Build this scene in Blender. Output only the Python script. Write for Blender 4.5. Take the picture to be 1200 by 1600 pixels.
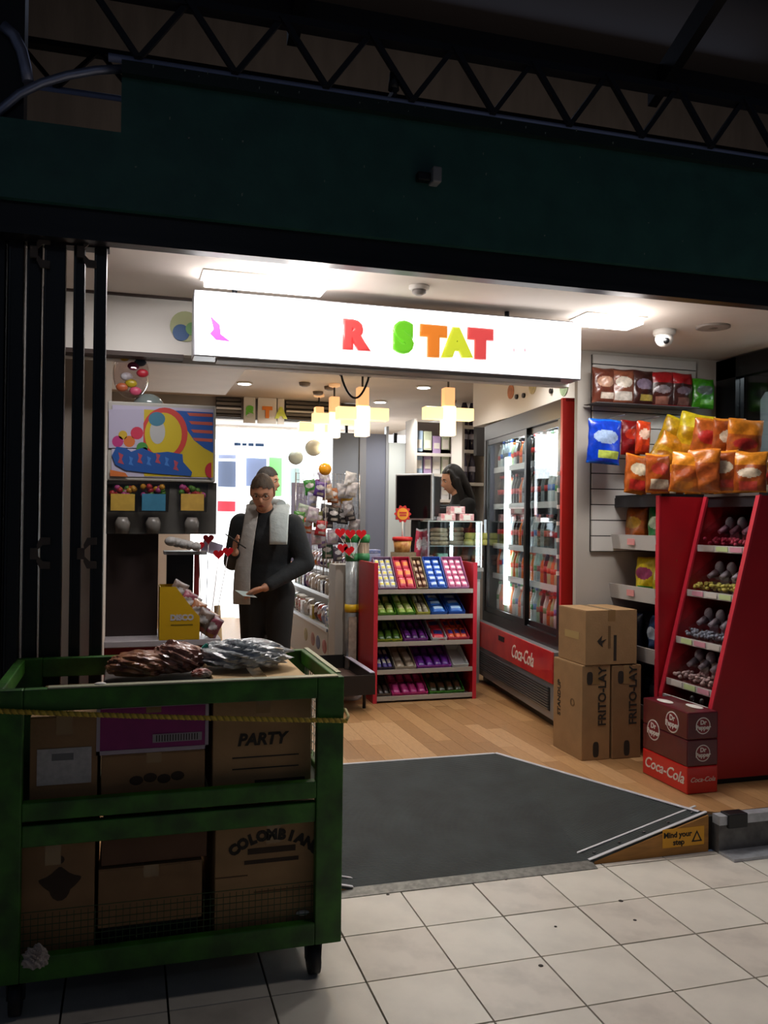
import bpy, bmesh, math, random
from mathutils import Vector, Matrix, Euler
for o in list(bpy.data.objects): bpy.data.objects.remove(o)
random.seed(7)
PI = math.pi
SC = bpy.context.scene
COL = SC.collection
# ---------------- camera ----------------
CF, YAW, PITCH, ROLL = 1343.4, .28760, .00834, .01138
CP = Vector((-.428, -2.895, 1.445))
_f = Vector((math.sin(YAW)*math.cos(PITCH), math.cos(YAW)*math.cos(PITCH), math.sin(PITCH)))
_r = Vector((math.cos(YAW), -math.sin(YAW), 0)); _u = _r.cross(_f)
R_ = _r*math.cos(ROLL)+_u*math.sin(ROLL); U_ = -_r*math.sin(ROLL)+_u*math.cos(ROLL)
cd = bpy.data.cameras.new('camera'); cam = bpy.data.objects.new('camera', cd); COL.objects.link(cam)
cam.matrix_world = Matrix(((R_.x, U_.x, -_f.x, CP.x), (R_.y, U_.y, -_f.y, CP.y), (R_.z, U_.z, -_f.z, CP.z), (0, 0, 0, 1)))
cd.sensor_fit = 'VERTICAL'; cd.sensor_height = 24; cd.sensor_width = 24; cd.lens = CF/1600*24; cd.clip_start = .05
SC.camera = cam
# ---------------- exposure, world ----------------
SC.view_settings.view_transform = 'Standard'; SC.view_settings.look = 'None'
SC.view_settings.exposure = 0.0; SC.view_settings.gamma = 1; SC.view_settings.use_curve_mapping = False
w = bpy.data.worlds.new('world'); SC.world = w; w.use_nodes = True
w.node_tree.nodes['Background'].inputs[0].default_value = (.55, .68, 1, 1)
w.node_tree.nodes['Background'].inputs[1].default_value = .042
def light(name, typ, loc, power, col=(1, 1, 1), size=.1, size_y=None, rot=(0, 0, 0), spot=None):
    l = bpy.data.lights.new(name, typ); l.energy = power; l.color = col
    if typ == 'AREA':
        l.size = size
        if size_y: l.shape = 'RECTANGLE'; l.size_y = size_y
    else: l.shadow_soft_size = size
    if typ == 'SPOT': l.spot_size = spot or 2.2; l.spot_blend = .7
    o = bpy.data.objects.new(name, l); COL.objects.link(o); o.location = loc; o.rotation_euler = rot
    return o
# the station hall's own overhead lamps, high behind the viewer
light('hall_lamp', 'AREA', (2.3, -1.7, 4.7), 15, (1, .9, .86), 1.0, .5, (-.12, 0, 0)).data.spread = 1.75
light('hall_lamp', 'AREA', (-.5, -6.5, 4.6), 2.5, (.7, .8, 1), 1.2, .5, (math.radians(40), 0, 0))
# recessed soffit lights, interior ceiling lights, added fills, rear daylight
light('soffit_lamp', 'AREA', (-.22, .60, 2.42), 9, (1, .96, .95), .45, .18)
light('soffit_lamp', 'AREA', (1.95, .95, 2.42), 13, (1, .97, .95), .5, .2)
for x, y, p in [(.42, 3.9, 9), (.3, 2.1, 7), (1.8, 3.3, 14), (1.25, 2.0, 24), (1.0, 5.0, 12), (2.65, 4.2, 7), (2.1, 5.0, 26), (1.0, 3.6, 14), (2.0, 2.3, 9)]:
    light('ceiling_lamp_and_fill', 'SPOT', (x, y, 2.56), p*1.9, (1, .96, .9), .06, None, (0, 0, 0), 2.5)  # some spots have no fitting, added to brighten the rack and partition
light('soffit_lamp', 'POINT', (.25, .48, 2.33), 4.6, (1, .93, .88), .08)
light('soffit_lamp', 'POINT', (1.85, .75, 2.34), 3.4, (1, .93, .88), .08)
light('back_wall_fill', 'AREA', (2.0, 1.6, 3.3), 9.0, (1, .93, .88), 6, .3, (math.radians(125), 0, 0))  # unseen light added behind the fascia to lift the dark wall
light('rail_blue_fill', 'AREA', (1.5, 2.6, 4.6), 2.5, (.62, .72, 1), 5, .4, (math.radians(-60), 0, 0))  # unseen bluish light added to put a highlight on the girder rail
light('poster_board_fill', 'AREA', (3.7, .8, 2.5), 7, (.92, .98, 1), .5, .5)  # this and the next are unseen lights added to brighten the poster board
light('poster_board_fill', 'AREA', (3.12, .9, 2.3), 3, (.92, .98, 1), .05, .5)
light('rear_daylight', 'AREA', (1.2, 7.9, 1.9), 40, (.92, .98, 1), 2.4, 1.6, (math.radians(-90), 0, 0))

# ---------------- pixel -> point helpers (real planes of the place) ----------------
def ray(px, py): return _f + R_*((px-600)/CF) - U_*((py-800)/CF)
def onX(px, py, X): d = ray(px, py); return CP+d*((X-CP.x)/d.x)
def onY(px, py, Y): d = ray(px, py); return CP+d*((Y-CP.y)/d.y)
def onZ(px, py, Z): d = ray(px, py); return CP+d*((Z-CP.z)/d.z)

# ---------------- materials ----------------
MC = {}
def lin(c):
    if isinstance(c, str):
        c = [int(c[i:i+2], 16)/255 for i in (0, 2, 4)]
        return tuple(((v+.055)/1.055)**2.4 if v > .04 else v/12.92 for v in c)
    return c
def mat(c, rough=.5, metal=0, emit=0, noise=0, nscale=20, bump=0, bscale=60, coat=0, alpha=1, c2=None, stretch=None, thr=None, key=''):
    k = (str(c), rough, metal, emit, noise, nscale, bump, bscale, coat, alpha, str(c2), stretch, thr, key)
    if k in MC: return MC[k]
    m = bpy.data.materials.new('surface'); m.use_nodes = True; nt = m.node_tree; N = nt.nodes; L = nt.links
    b = N['Principled BSDF']; col = lin(c)
    b.inputs['Base Color'].default_value = (*col, 1); b.inputs['Roughness'].default_value = rough; b.inputs['Metallic'].default_value = metal
    if coat: b.inputs['Coat Weight'].default_value = coat
    if alpha < 1: b.inputs['Alpha'].default_value = alpha
    if emit: b.inputs['Emission Color'].default_value = (*col, 1); b.inputs['Emission Strength'].default_value = emit
    if noise or bump:
        tc = N.new('ShaderNodeTexCoord'); mp = N.new('ShaderNodeMapping'); L.new(tc.outputs['Object'], mp.inputs[0])
        if stretch: mp.inputs['Scale'].default_value = stretch
    if noise:
        n = N.new('ShaderNodeTexNoise'); n.inputs['Scale'].default_value = nscale; n.inputs['Detail'].default_value = 6; L.new(mp.outputs[0], n.inputs['Vector'])
        r = N.new('ShaderNodeValToRGB')
        cc = lin(c2) if c2 else tuple(v*(1-noise) for v in col)
        lo, hi = thr or (.35, .65)
        r.color_ramp.elements[0].position = lo; r.color_ramp.elements[1].position = hi
        r.color_ramp.elements[0].color = (*cc, 1); r.color_ramp.elements[1].color = (*col, 1)
        L.new(n.outputs['Fac'], r.inputs[0]); L.new(r.outputs[0], b.inputs['Base Color'])
    if bump:
        n2 = N.new('ShaderNodeTexNoise'); n2.inputs['Scale'].default_value = bscale; n2.inputs['Detail'].default_value = 4; L.new(mp.outputs[0], n2.inputs['Vector'])
        bp = N.new('ShaderNodeBump'); bp.inputs['Strength'].default_value = bump; bp.inputs['Distance'].default_value = .01
        L.new(n2.outputs['Fac'], bp.inputs['Height']); L.new(bp.outputs[0], b.inputs['Normal'])
    MC[k] = m; return m
def glass(tint=(.95, .98, 1), refl=.1):
    k = ('glass', tint, refl)
    if k in MC: return MC[k]
    m = bpy.data.materials.new('clear_glass'); m.use_nodes = True; nt = m.node_tree; N = nt.nodes; L = nt.links
    N.remove(N['Principled BSDF']); t = N.new('ShaderNodeBsdfTransparent'); t.inputs[0].default_value = (*tint, 1)
    g = N.new('ShaderNodeBsdfGlossy'); g.inputs['Roughness'].default_value = .03
    f = N.new('ShaderNodeLayerWeight'); f.inputs['Blend'].default_value = .5
    pw = N.new('ShaderNodeMath'); pw.operation = 'POWER'; pw.inputs[1].default_value = 4; L.new(f.outputs['Facing'], pw.inputs[0])
    ad = N.new('ShaderNodeMath'); ad.operation = 'ADD'; ad.inputs[1].default_value = refl; L.new(pw.outputs[0], ad.inputs[0])
    x = N.new('ShaderNodeMixShader'); L.new(ad.outputs[0], x.inputs[0]); L.new(t.outputs[0], x.inputs[1]); L.new(g.outputs[0], x.inputs[2])
    L.new(x.outputs[0], N['Material Output'].inputs[0]); MC[k] = m; return m
def ribbed(c, scale, axis='Y', rough=.7):
    m = bpy.data.materials.new('ribbed_rubber'); m.use_nodes = True; nt = m.node_tree; N = nt.nodes; L = nt.links; b = N['Principled BSDF']
    b.inputs['Roughness'].default_value = rough
    tc = N.new('ShaderNodeTexCoord'); wv = N.new('ShaderNodeTexWave'); wv.bands_direction = axis; wv.inputs['Scale'].default_value = scale
    L.new(tc.outputs['Object'], wv.inputs['Vector'])
    n = N.new('ShaderNodeTexNoise'); n.inputs['Scale'].default_value = 6; n.inputs['Detail'].default_value = 8; L.new(tc.outputs['Object'], n.inputs['Vector'])
    r = N.new('ShaderNodeValToRGB'); r.color_ramp.elements[0].position = .35; r.color_ramp.elements[1].position = .75
    a = lin(c); r.color_ramp.elements[0].color = (*a, 1); r.color_ramp.elements[1].color = (*[min(1, v*2.2) for v in a], 1); L.new(n.outputs['Fac'], r.inputs[0])
    mx = N.new('ShaderNodeMixRGB'); mx.blend_type = 'MULTIPLY'; mx.inputs[0].default_value = .55; L.new(r.outputs[0], mx.inputs[1]); L.new(wv.outputs['Color'], mx.inputs[2]); L.new(mx.outputs[0], b.inputs['Base Color'])
    bp = N.new('ShaderNodeBump'); bp.inputs['Strength'].default_value = .8; bp.inputs['Distance'].default_value = .004; L.new(wv.outputs['Fac'], bp.inputs['Height']); L.new(bp.outputs[0], b.inputs['Normal'])
    return m

# ---------------- mesh builder ----------------
WM = {}
class MB:
    def __init__(s): s.v = []; s.f = []; s.m = []; s.s = []
    def add(s, vs, fs, m=0, sm=False):
        o = len(s.v); s.v += [Vector(p) for p in vs]
        for f in fs: s.f.append([o+i for i in f]); s.m.append(m); s.s.append(sm)
        return s
    def box(s, x0, x1, y0, y1, z0, z1, m=0, M=None):
        vs = [Vector((x, y, z)) for x in (x0, x1) for y in (y0, y1) for z in (z0, z1)]
        if M: vs = [M@p for p in vs]
        return s.add(vs, [(0, 1, 3, 2), (4, 6, 7, 5), (0, 4, 5, 1), (2, 3, 7, 6), (0, 2, 6, 4), (1, 5, 7, 3)], m)
    def prism(s, poly, d, m=0):  # poly: list of 3-D points, d: extrusion vector
        n = len(poly); p = [Vector(a) for a in poly]; d = Vector(d)
        return s.add(p+[a+d for a in p], [list(range(n))[::-1], list(range(n, 2*n))]+[(i, (i+1) % n, n+(i+1) % n, n+i) for i in range(n)], m)
    def cyl(s, a, b, r0, r1=None, n=12, m=0, sm=True):
        a = Vector(a); b = Vector(b); r1 = r0 if r1 is None else r1; d = (b-a).normalized()
        q = d.to_track_quat('Z', 'Y'); vs = []
        for c, r in ((a, r0), (b, r1)):
            for i in range(n): t = 2*PI*i/n; vs.append(c+q@Vector((r*math.cos(t), r*math.sin(t), 0)))
        s.add(vs, [(i, (i+1) % n, n+(i+1) % n, n+i) for i in range(n)], m, sm)
        return s.add(vs, [list(range(n))[::-1], list(range(n, 2*n))], m)
    def tube(s, pts, r, n=8, m=0):
        pts = [Vector(p) for p in pts]; vs = []; prev = None
        for i, p in enumerate(pts):
            d = (pts[min(i+1, len(pts)-1)]-pts[max(i-1, 0)]).normalized(); q = d.to_track_quat('Z', 'Y')
            rr = r[i] if isinstance(r, (list, tuple)) else r
            vs += [p+q@Vector((rr*math.cos(2*PI*k/n), rr*math.sin(2*PI*k/n), 0)) for k in range(n)]
        fs = []
        for i in range(len(pts)-1): fs += [(i*n+k, i*n+(k+1) % n, (i+1)*n+(k+1) % n, (i+1)*n+k) for k in range(n)]
        s.add(vs, fs, m, True); L = (len(pts)-1)*n
        return s.add(vs, [list(range(n))[::-1], [L+k for k in range(n)]], m)
    def lathe(s, prof, c=(0, 0, 0), n=14, m=0, M=None):
        c = Vector(c); vs = [Vector((r*math.cos(2*PI*k/n), r*math.sin(2*PI*k/n), z)) for r, z in prof for k in range(n)]
        vs = [(M@p if M else p)+c for p in vs]; fs = []
        for i in range(len(prof)-1): fs += [(i*n+k, i*n+(k+1) % n, (i+1)*n+(k+1) % n, (i+1)*n+k) for k in range(n)]
        L = (len(prof)-1)*n
        s.add(vs, fs, m, True); return s.add(vs, [list(range(n))[::-1], [L+k for k in range(n)]], m)
    def ball(s, c, rx, ry=None, rz=None, n=12, k=8, m=0, M=None, fn=None):
        ry = ry or rx; rz = rz or rx; c = Vector(c); vs = []
        for i in range(k+1):
            ph = PI*i/k
            for j in range(n):
                th = 2*PI*j/n; d = Vector((math.sin(ph)*math.cos(th), math.sin(ph)*math.sin(th), math.cos(ph)))
                p = Vector((d.x*rx, d.y*ry, d.z*rz))
                if fn: p = fn(d, p)
                vs.append((M@p if M else p)+c)
        fs = [(i*n+j, (i+1)*n+j, (i+1)*n+(j+1) % n, i*n+(j+1) % n) for i in range(k) for j in range(n)]
        return s.add(vs, fs, m, True)
    def grid(s, fn, nu, nv, m=0, mf=None, sm=True):
        o = len(s.v)
        for j in range(nv+1):
            for i in range(nu+1): s.v.append(Vector(fn(i/nu, j/nv)))
        for j in range(nv):
            for i in range(nu):
                s.f.append([o+j*(nu+1)+i, o+j*(nu+1)+i+1, o+(j+1)*(nu+1)+i+1, o+(j+1)*(nu+1)+i]); s.m.append(mf((i+.5)/nu, (j+.5)/nv) if mf else m); s.s.append(sm)
        return s
    def mesh(s, name, mats, off=None, inv=None):
        me = bpy.data.meshes.new(name)
        vs = [(inv@p if inv else p)-(off or Vector()) for p in s.v]
        me.from_pydata([tuple(p) for p in vs], [], s.f)
        for q in (mats if isinstance(mats, (list, tuple)) else [mats]): me.materials.append(q)
        me.polygons.foreach_set('material_index', s.m); me.polygons.foreach_set('use_smooth', s.s); me.update(); me.validate()
        bm = bmesh.new(); bm.from_mesh(me); bmesh.ops.remove_doubles(bm, verts=bm.verts, dist=1e-5); bmesh.ops.recalc_face_normals(bm, faces=bm.faces); bm.to_mesh(me); bm.free()
        return me
    def build(s, name, mats, parent=None, bevel=0, label=None, local=False):
        if parent is not None:
            me = s.mesh(name, mats, None, None if local else WM[parent].inverted())
            o = bpy.data.objects.new(name, me); COL.objects.link(o); o.parent = parent; WM[o] = WM[parent]
        else:
            xs = [p.x for p in s.v]; ys = [p.y for p in s.v]; zs = [p.z for p in s.v]
            c = Vector(((min(xs)+max(xs))/2, (min(ys)+max(ys))/2, min(zs)))
            me = s.mesh(name, mats, c); o = bpy.data.objects.new(name, me); COL.objects.link(o); o.location = c; WM[o] = Matrix.Translation(c)
        if bevel:
            b = o.modifiers.new('edge', 'BEVEL'); b.width = bevel; b.segments = 2; b.limit_method = 'ANGLE'; b.angle_limit = .7
        if label: o['label'] = label
        return o
def tag(o, label, cat, group=None, kind=None):
    o['label'] = label; o['category'] = cat
    if group: o['group'] = group
    if kind: o['kind'] = kind
    return o
def T(name, label, cat, loc, rz=0, group=None, rot=None):
    o = bpy.data.objects.new(name, None); COL.objects.link(o); o.location = loc; o.empty_display_size = .05
    o.rotation_euler = rot or (0, 0, rz)
    WM[o] = Matrix.Translation(Vector(loc))@Euler(rot or (0, 0, rz)).to_matrix().to_4x4()
    return tag(o, label, cat, group)
def S(name, mb, mats, parent=None, bevel=0):
    o = mb.build(name, mats, parent, bevel)
    if parent is None: o['kind'] = 'structure'
    return o
def dup(o, loc=None, rot=None, parent=None, label=None, name=None, mats=None, group=None):
    c = o.copy(); COL.objects.link(c)
    if name: c.name = name
    if parent is not None: c.parent = parent
    if loc is not None: c.location = loc
    if rot is not None: c.rotation_euler = rot
    if label: c['label'] = label
    if group: c['group'] = group
    for ch in [x for x in COL.objects if x.parent == o]:
        d = ch.copy(); COL.objects.link(d); d.parent = c; d.matrix_parent_inverse = ch.matrix_parent_inverse
        for g in [x for x in COL.objects if x.parent == ch]:
            e = g.copy(); COL.objects.link(e); e.parent = d
    return c
def text(name, s, size, m, parent, loc, face='-Y', ext=.0015, off=0, shear=0, space=1, rot=None, sx=1, bevel=0, label=None, roll=0, align='CENTER'):
    cu = bpy.data.curves.new(name, 'FONT'); cu.body = s; cu.size = size; cu.extrude = ext; cu.offset = off; cu.shear = shear
    cu.space_character = space; cu.align_x = align; cu.align_y = 'CENTER'; cu.bevel_depth = bevel; cu.bevel_resolution = 2; cu.resolution_u = 3
    t = bpy.data.objects.new('t', cu); COL.objects.link(t); dg = bpy.context.evaluated_depsgraph_get(); dg.update()
    me = bpy.data.meshes.new_from_object(t.evaluated_get(dg)); bpy.data.objects.remove(t); bpy.data.curves.remove(cu)
    me.materials.clear(); me.materials.append(m)
    Rm = {'-Y': Euler((PI/2, 0, 0)), '-X': Euler((PI/2, 0, -PI/2)), '+Z': Euler((0, 0, 0))}.get(face, Euler((PI/2, 0, 0))).to_matrix().to_4x4() if rot is None else Euler(rot).to_matrix().to_4x4()
    Mx = Matrix.Translation(Vector(loc))@Rm@Matrix.Rotation(roll, 4, 'Z')@Matrix.Diagonal((sx, 1, 1, 1))
    if parent is not None: Mx = WM[parent].inverted()@Mx
    me.transform(Mx); o = bpy.data.objects.new(name, me); COL.objects.link(o)
    if parent is not None: o.parent = parent; WM[o] = WM[parent]
    if label: o['label'] = label
    return o
ORD = ['first', 'second', 'third', 'fourth', 'fifth', 'sixth', 'seventh', 'eighth', 'ninth', 'tenth', 'eleventh', 'twelfth', 'thirteenth', 'fourteenth', 'fifteenth', 'sixteenth', 'seventeenth', 'eighteenth', 'nineteenth', 'twentieth', 'twenty-first', 'twenty-second', 'twenty-third', 'twenty-fourth', 'twenty-fifth', 'twenty-sixth']
FS = .158  # shop floor height above the hall tiles
CZ = 2.45  # soffit height
# ================= SETTING =================
M_tile = mat('dcd6ca', .34, noise=.16, nscale=5, bump=.04, bscale=200, thr=(.3, .55))
M_tile2 = mat('d4ccc0', .36, noise=.2, nscale=7, bump=.04, bscale=200, thr=(.32, .52))
M_grout = mat('221d1a', .9)
M_wood = [mat(c, .42, noise=.18, nscale=14, stretch=(14, 1.2, 1), bump=.05) for c in ('b98d5e', 'ac8054', 'c2976a', 'a3784c')]
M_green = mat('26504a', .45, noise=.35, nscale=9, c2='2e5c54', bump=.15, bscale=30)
M_black = mat('0b0c0e', .42)
M_black2 = mat('16181b', .35, bump=.05)
M_white = mat('d8d3cc', .55)
M_cream = mat('e4dad0', .7, noise=.06, nscale=4)
M_metal = mat('a8a8ac', .3, 1)
M_alu = mat('b9bcc2', .4, .4, noise=.25, nscale=30)
M_dkmetal = mat('2a2c31', .4, .6)
M_card = mat('a07e56', .8, noise=.12, nscale=12, bump=.1, bscale=90)
M_card2 = mat('8f6d49', .82, noise=.15, nscale=9, bump=.1, bscale=90)
M_ink = mat('2b241d', .8)
M_red = mat('a8101c', .42, noise=.1, nscale=5)
M_redlip = mat('c2283a', .4)
# hall floor: bed + individual tiles
fl = S('floor', MB().box(-6, 8, -9, .338, -.06, -.012).box(-6, -2.4, -9, .338, -.012, -.001, 1).box(4.5, 8, -9, .338, -.012, -.001, 1).box(-2.4, 4.5, -9, -3, -.012, -.001, 1), [M_grout, M_tile])
tm = {}
def tile(i, j):
    y1 = .3*(j+1)-.0032 if j < 1 else .334
    kk = ((i*7+j*13) % 3, j == 1)
    if kk not in tm:
        h = y1-.3*j
        b = MB().box(.0032, .2968, .0032, h, -.012, 0)
        tm[kk] = b.mesh('tile', M_tile if kk[0] else M_tile2)
    o = bpy.data.objects.new('tile', tm[kk]); COL.objects.link(o); o.parent = fl
    o.location = Vector((.3*i, .3*j, random.uniform(-.0006, .0006)))-fl.location
for i in range(-8, 15):
    for j in range(-10, 2): tile(i, j)
# ramp outline on the shop floor
RL, RR, RBL, RBR, RY0, RY1 = -.163, 2.033, .354, 1.516, .345, 1.47
def rampx(y, side):
    t = min(1, max(0, (y-RY0)/(RY1-RY0)))
    return (RL+(RBL-RL)*t) if side < 0 else (RR+(RBR-RR)*t)
sf = S('floor', MB().prism([(-1.6, .352, 0), (RL, .352, 0), (RBL, RY1, 0), (RBR, RY1, 0), (RR, .352, 0), (4.2, .352, 0), (4.2, 9, 0), (-1.6, 9, 0)], (0, 0, FS-.012)).box(-1.6, 4.2, 3.9, 9, FS-.012, FS, 1), [M_grout, M_wood[0]])
def plank(x0, x1, y0, y1, k):
    # clip against the ramp outline (piecewise-linear edge)
    pts = []
    if y0 < RY1:
        def ylim(x):
            if x < RBL and x > RL: return RY0+(x-RL)/(RBL-RL)*(RY1-RY0)
            if RBL <= x <= RBR: return RY1
            if x > RBR and x < RR: return RY0+(RR-x)/(RR-RBR)*(RY1-RY0)
            return 0
        a, b = max(y0, ylim(x0+.0007)), max(y0, ylim(x1-.0007))
        if a >= y1 and b >= y1: return
        if a < y1 and b < y1: pts = [(x0, a), (x1, b), (x1, y1), (x0, y1)]
        elif a < y1: t = (y1-a)/(b-a); pts = [(x0, a), (x0+(x1-x0)*t, y1), (x0, y1)]
        else: t = (y1-b)/(a-b); pts = [(x1, b), (x1, y1), (x1-(x1-x0)*t, y1)]
    else: pts = [(x0, y0), (x1, y0), (x1, y1), (x0, y1)]
    MB().prism([(p[0], p[1], FS-.012) for p in pts], (0, 0, .012)).build('plank', M_wood[k], sf)
x = -.6; c = 0
while x < 3.1:
    y = .36 if c % 3 else .36-.3*(c % 2)
    y = .36; first = .25+.22*(c*5 % 4)
    while y < 3.9:
        l = first if y == .36 else random.choice((.55, .75, .9))
        e = min(3.9, y+l)
        if 3.9-e < .2: e = 3.9
        plank(x+.0007, x+.0993, y, e-.0014, random.randrange(4)); y = e; first = 0
    x += .1; c += 1
# kerb with sliding-door track at the shop edge
kb = T('door_track', 'scuffed grey metal door track along the step right of the ramp', 'door track', (2.9, .35, 0))
MB().box(2.06, 4.2, .30, .352, 0, FS-.035).build('riser', mat('6f6d6c', .5, .5, noise=.5, nscale=14), kb)
MB().box(2.06, 4.2, .295, .345, FS-.035, FS+.004).box(2.06, 4.2, .20, .30, .0, .012).build('rail', M_alu, kb)
MB().box(2.10, 2.2, .285, .345, FS-.05, FS+.012).build('end_block', M_black, kb, .004)
# ramp
rp = T('wheelchair_ramp', 'dark ribbed rubber entrance ramp with silver edges and orange side', 'ramp', (.935, .4, 0))
M_rub = ribbed('252c2c', 28, 'Y')
zf = .012; M_edge = mat('c4c4ca', .4, .15)
def rz(y): return zf+(FS-zf)*(y-RY0)/(RY1-RY0)
rm = MB()
A, B, Cc, D = (.42, .335, zf), (1.448, .335, zf), (RBR, RY1, FS+.004), (RBL, RY1, FS+.004)
Rr, Ll = (RR, .345, FS+.004), (RL, .345, FS+.004)
rm.prism([A, B, Cc, D], (0, 0, -.008)).prism([B, Rr, Cc], (0, 0, -.008)).prism([A, D, Ll], (0, 0, -.008))
rm.build('rubber_mat', M_rub, rp)
def strip(a, b, wv, t, mm, nm, up=.004):
    a = Vector(a); b = Vector(b); d = (b-a).normalized(); n = Vector(wv)
    return MB().prism([a, b, b+n, a+n], (0, 0, t)).build(nm, mm, rp)
strip((.36, .29, .0), (1.46, .29, .0), (0, .055, .012), .003, mat('77756f', .5, .6, noise=.4, nscale=40), 'front_plate')
strip((RBL, RY1, FS+.003), (RBR, RY1, FS+.003), (0, .022, 0), .003, M_edge, 'edge_trim')
strip((RBR, RY1+.01, FS+.003), (RR-.03, .37, FS+.003), (.02, .012, 0), .003, M_edge, 'edge_trim')
strip((RBL, RY1+.01, FS+.003), (RL+.03, .37, FS+.003), (-.02, .012, 0), .003, M_edge, 'edge_trim')
for sx in (1, -1):
    X = lambda v: v if sx > 0 else 2*.935-v
    b0, b1 = Vector((X(1.448), .337, zf+.004)), Vector((X(RR), .345, FS+.008))
    for dy, wd in ((0, .016), (.075, .012)):
        dd = Vector((0, dy, dy*.02)); sh = Vector((-.02*sx if dy else 0, 0, 0))
        MB().prism([b0+dd+sh, b1+dd-sh*0, b1+dd+Vector((0, wd, 0)), b0+dd+sh+Vector((0, wd, 0))], (0, 0, .004)).build('flare_strip', M_edge, rp)
    for k in range(5):
        q = b0.lerp(b1, .08+.21*k)+Vector((0, .043, .002)); MB().cyl(q, q+Vector((0, 0, .004)), .006, n=8).build('screw', M_metal, rp)
    MB().prism([(X(1.47), .335, 0), (X(RR), .335, 0), (X(RR), .335, FS), (X(1.47), .335, .012)], (0, .018, 0)).build('side_wedge', mat('b07a36', .6, noise=.25, nscale=10, stretch=(1, 1, 6)), rp)
st = MB().box(1.80, 2.01, .3335, .335, .035, .115).build('warning_sticker', mat('e0a012', .45), rp)
text('sticker_text', 'Mind your', .034, M_ink, st, (1.875, .333, .088), off=.0008)
text('sticker_text', 'step', .034, M_ink, st, (1.88, .333, .055), off=.0008)
MB().prism([(1.945, .333, .05), (2.0, .333, .05), (1.9725, .333, .10)], (0, .0006, 0)).build('sticker_triangle', M_ink, st)
MB().prism([(1.957, .3325, .0565), (1.988, .3325, .0565), (1.9725, .3325, .087)], (0, .0006, 0)).build('sticker_triangle', mat('e0a012', .45), st)
g_ = onZ(922, 1267, .085)
tag(MB().ball((g_.x, g_.y, rz(g_.y)+.006), .014, .009, .004).build('paper_scrap', M_white), 'small white paper scrap lying on the dark ramp mat', 'litter')

# lintel / fascia / soffit
S('trim_1', MB().box(-3, 5, .28, .34, 2.41, 2.52).box(-3, 5, .262, .285, 2.405, 2.43), M_black)
S('trim_2', MB().box(-3, 5, .25, .42, 2.52, 2.79).box(-.475, 5, .25, .42, 2.79, 2.985), M_green)
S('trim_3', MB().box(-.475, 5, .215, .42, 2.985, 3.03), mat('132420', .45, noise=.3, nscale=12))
S('ceiling', MB().box(-1.0, 3.2, .62, 1.14, CZ, CZ+.05).box(-1.0, 3.2, .34, .62, CZ, CZ+.05).box(1.82, 3.2, 1.14, 1.72, CZ, CZ+.05).box(1.82, 3.2, 1.72, 1.76, CZ, 2.66), M_cream)
S('trim_4', MB().box(-.75, 1.82, 1.16, 1.24, 2.19, 2.44).box(-.75, 1.82, 1.24, 1.30, 2.165, 2.70), M_white)
S('trim_5', MB().box(-.75, 1.82, 1.14, 1.16, 2.44, 2.53).box(-.75, -.2, 1.15, 1.24, 2.17, 2.19), mat('3a2a24', .6))
S('ceiling', MB().box(-1.6, 4.2, 1.24, 9, 2.60, 2.66), mat('c9b9a8', .75, noise=.08, nscale=3))
S('ceiling', MB().box(-.7, .35, 3.2, 4.6, 2.50, 2.60), M_cream)
# side walls
S('wall_left', MB().box(-1.1, -.85, .62, 9, FS, 2.7), mat('5a4a42', .8))
S('wall_right', MB().box(2.95, 3.05, 1.66, 9, FS, 2.7), M_white)
S('wall_rear', MB().box(-1.0, .45, 8.3, 8.4, FS, 2.7).box(2.6, 4.2, 8.3, 8.4, FS, 2.7).box(.45, 2.6, 8.3, 8.4, 2.52, 2.7), M_cream)
# wall right of cooler with slat panel
S('wall_front', MB().box(2.085, 3.07, 1.62, 1.655, FS, CZ), mat('b9b2a8', .7, noise=.06, nscale=4))
sw = T('slat_wall', 'pale grooved slat wall panel behind the hanging snack bags', 'display panel', (2.52, 1.61, 1.27))
MB().box(2.172, 2.885, 1.612, 1.62, 1.268, 2.43).build('backing', mat('26221f', .8), sw)
z = 1.272; k = 0
while z < 2.41:
    zt = min(z+.086, 2.428)
    MB().box(2.175, 2.88, 1.60, 1.612, z, zt).build('slat', mat('cfccc6', .5), sw); z += .092
# right side glass front with black frame
sg = T('window_1', 'w', 'window', (3.05, 1.0, FS)); del sg['label']; del sg['category']; sg['kind'] = 'structure'
fr = MB().box(3.04, 3.10, 1.44, 1.62, FS, 2.44).box(3.04, 3.10, .4, 1.62, 2.32, 2.44).box(3.04, 3.10, .4, 1.62, FS, .45).box(3.04, 3.10, .4, .5, FS, 2.44)
fr.build('window_frame', mat('08090c', .25), sg)
MB().box(3.065, 3.075, .5, 1.44, .45, 2.32).build('glass_pane', glass((.85, .88, .9), .04), sg)
tag(MB().prism([(3.16, 1.37, 1.55), (3.16, .6, 1.30), (3.16, .6, 2.22), (3.16, 1.33, 2.22), (3.16, 1.37, 2.18)], (.02, 0, 0)).build('poster_board', mat('a9b4b2', .5)), 'pale grey blank poster board behind the right-hand window', 'poster')
tag(MB().box(3.20, 3.9, .5, 1.3, FS, 1.5).build('shop_cabinet', mat('8f8f86', .6), None, .01), 'pale cabinet standing behind the window at the far right', 'cabinet')
S('wall_outer', MB().box(4.2, 4.3, .4, 3, FS, 2.6), mat('4a3a33', .8))
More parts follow.
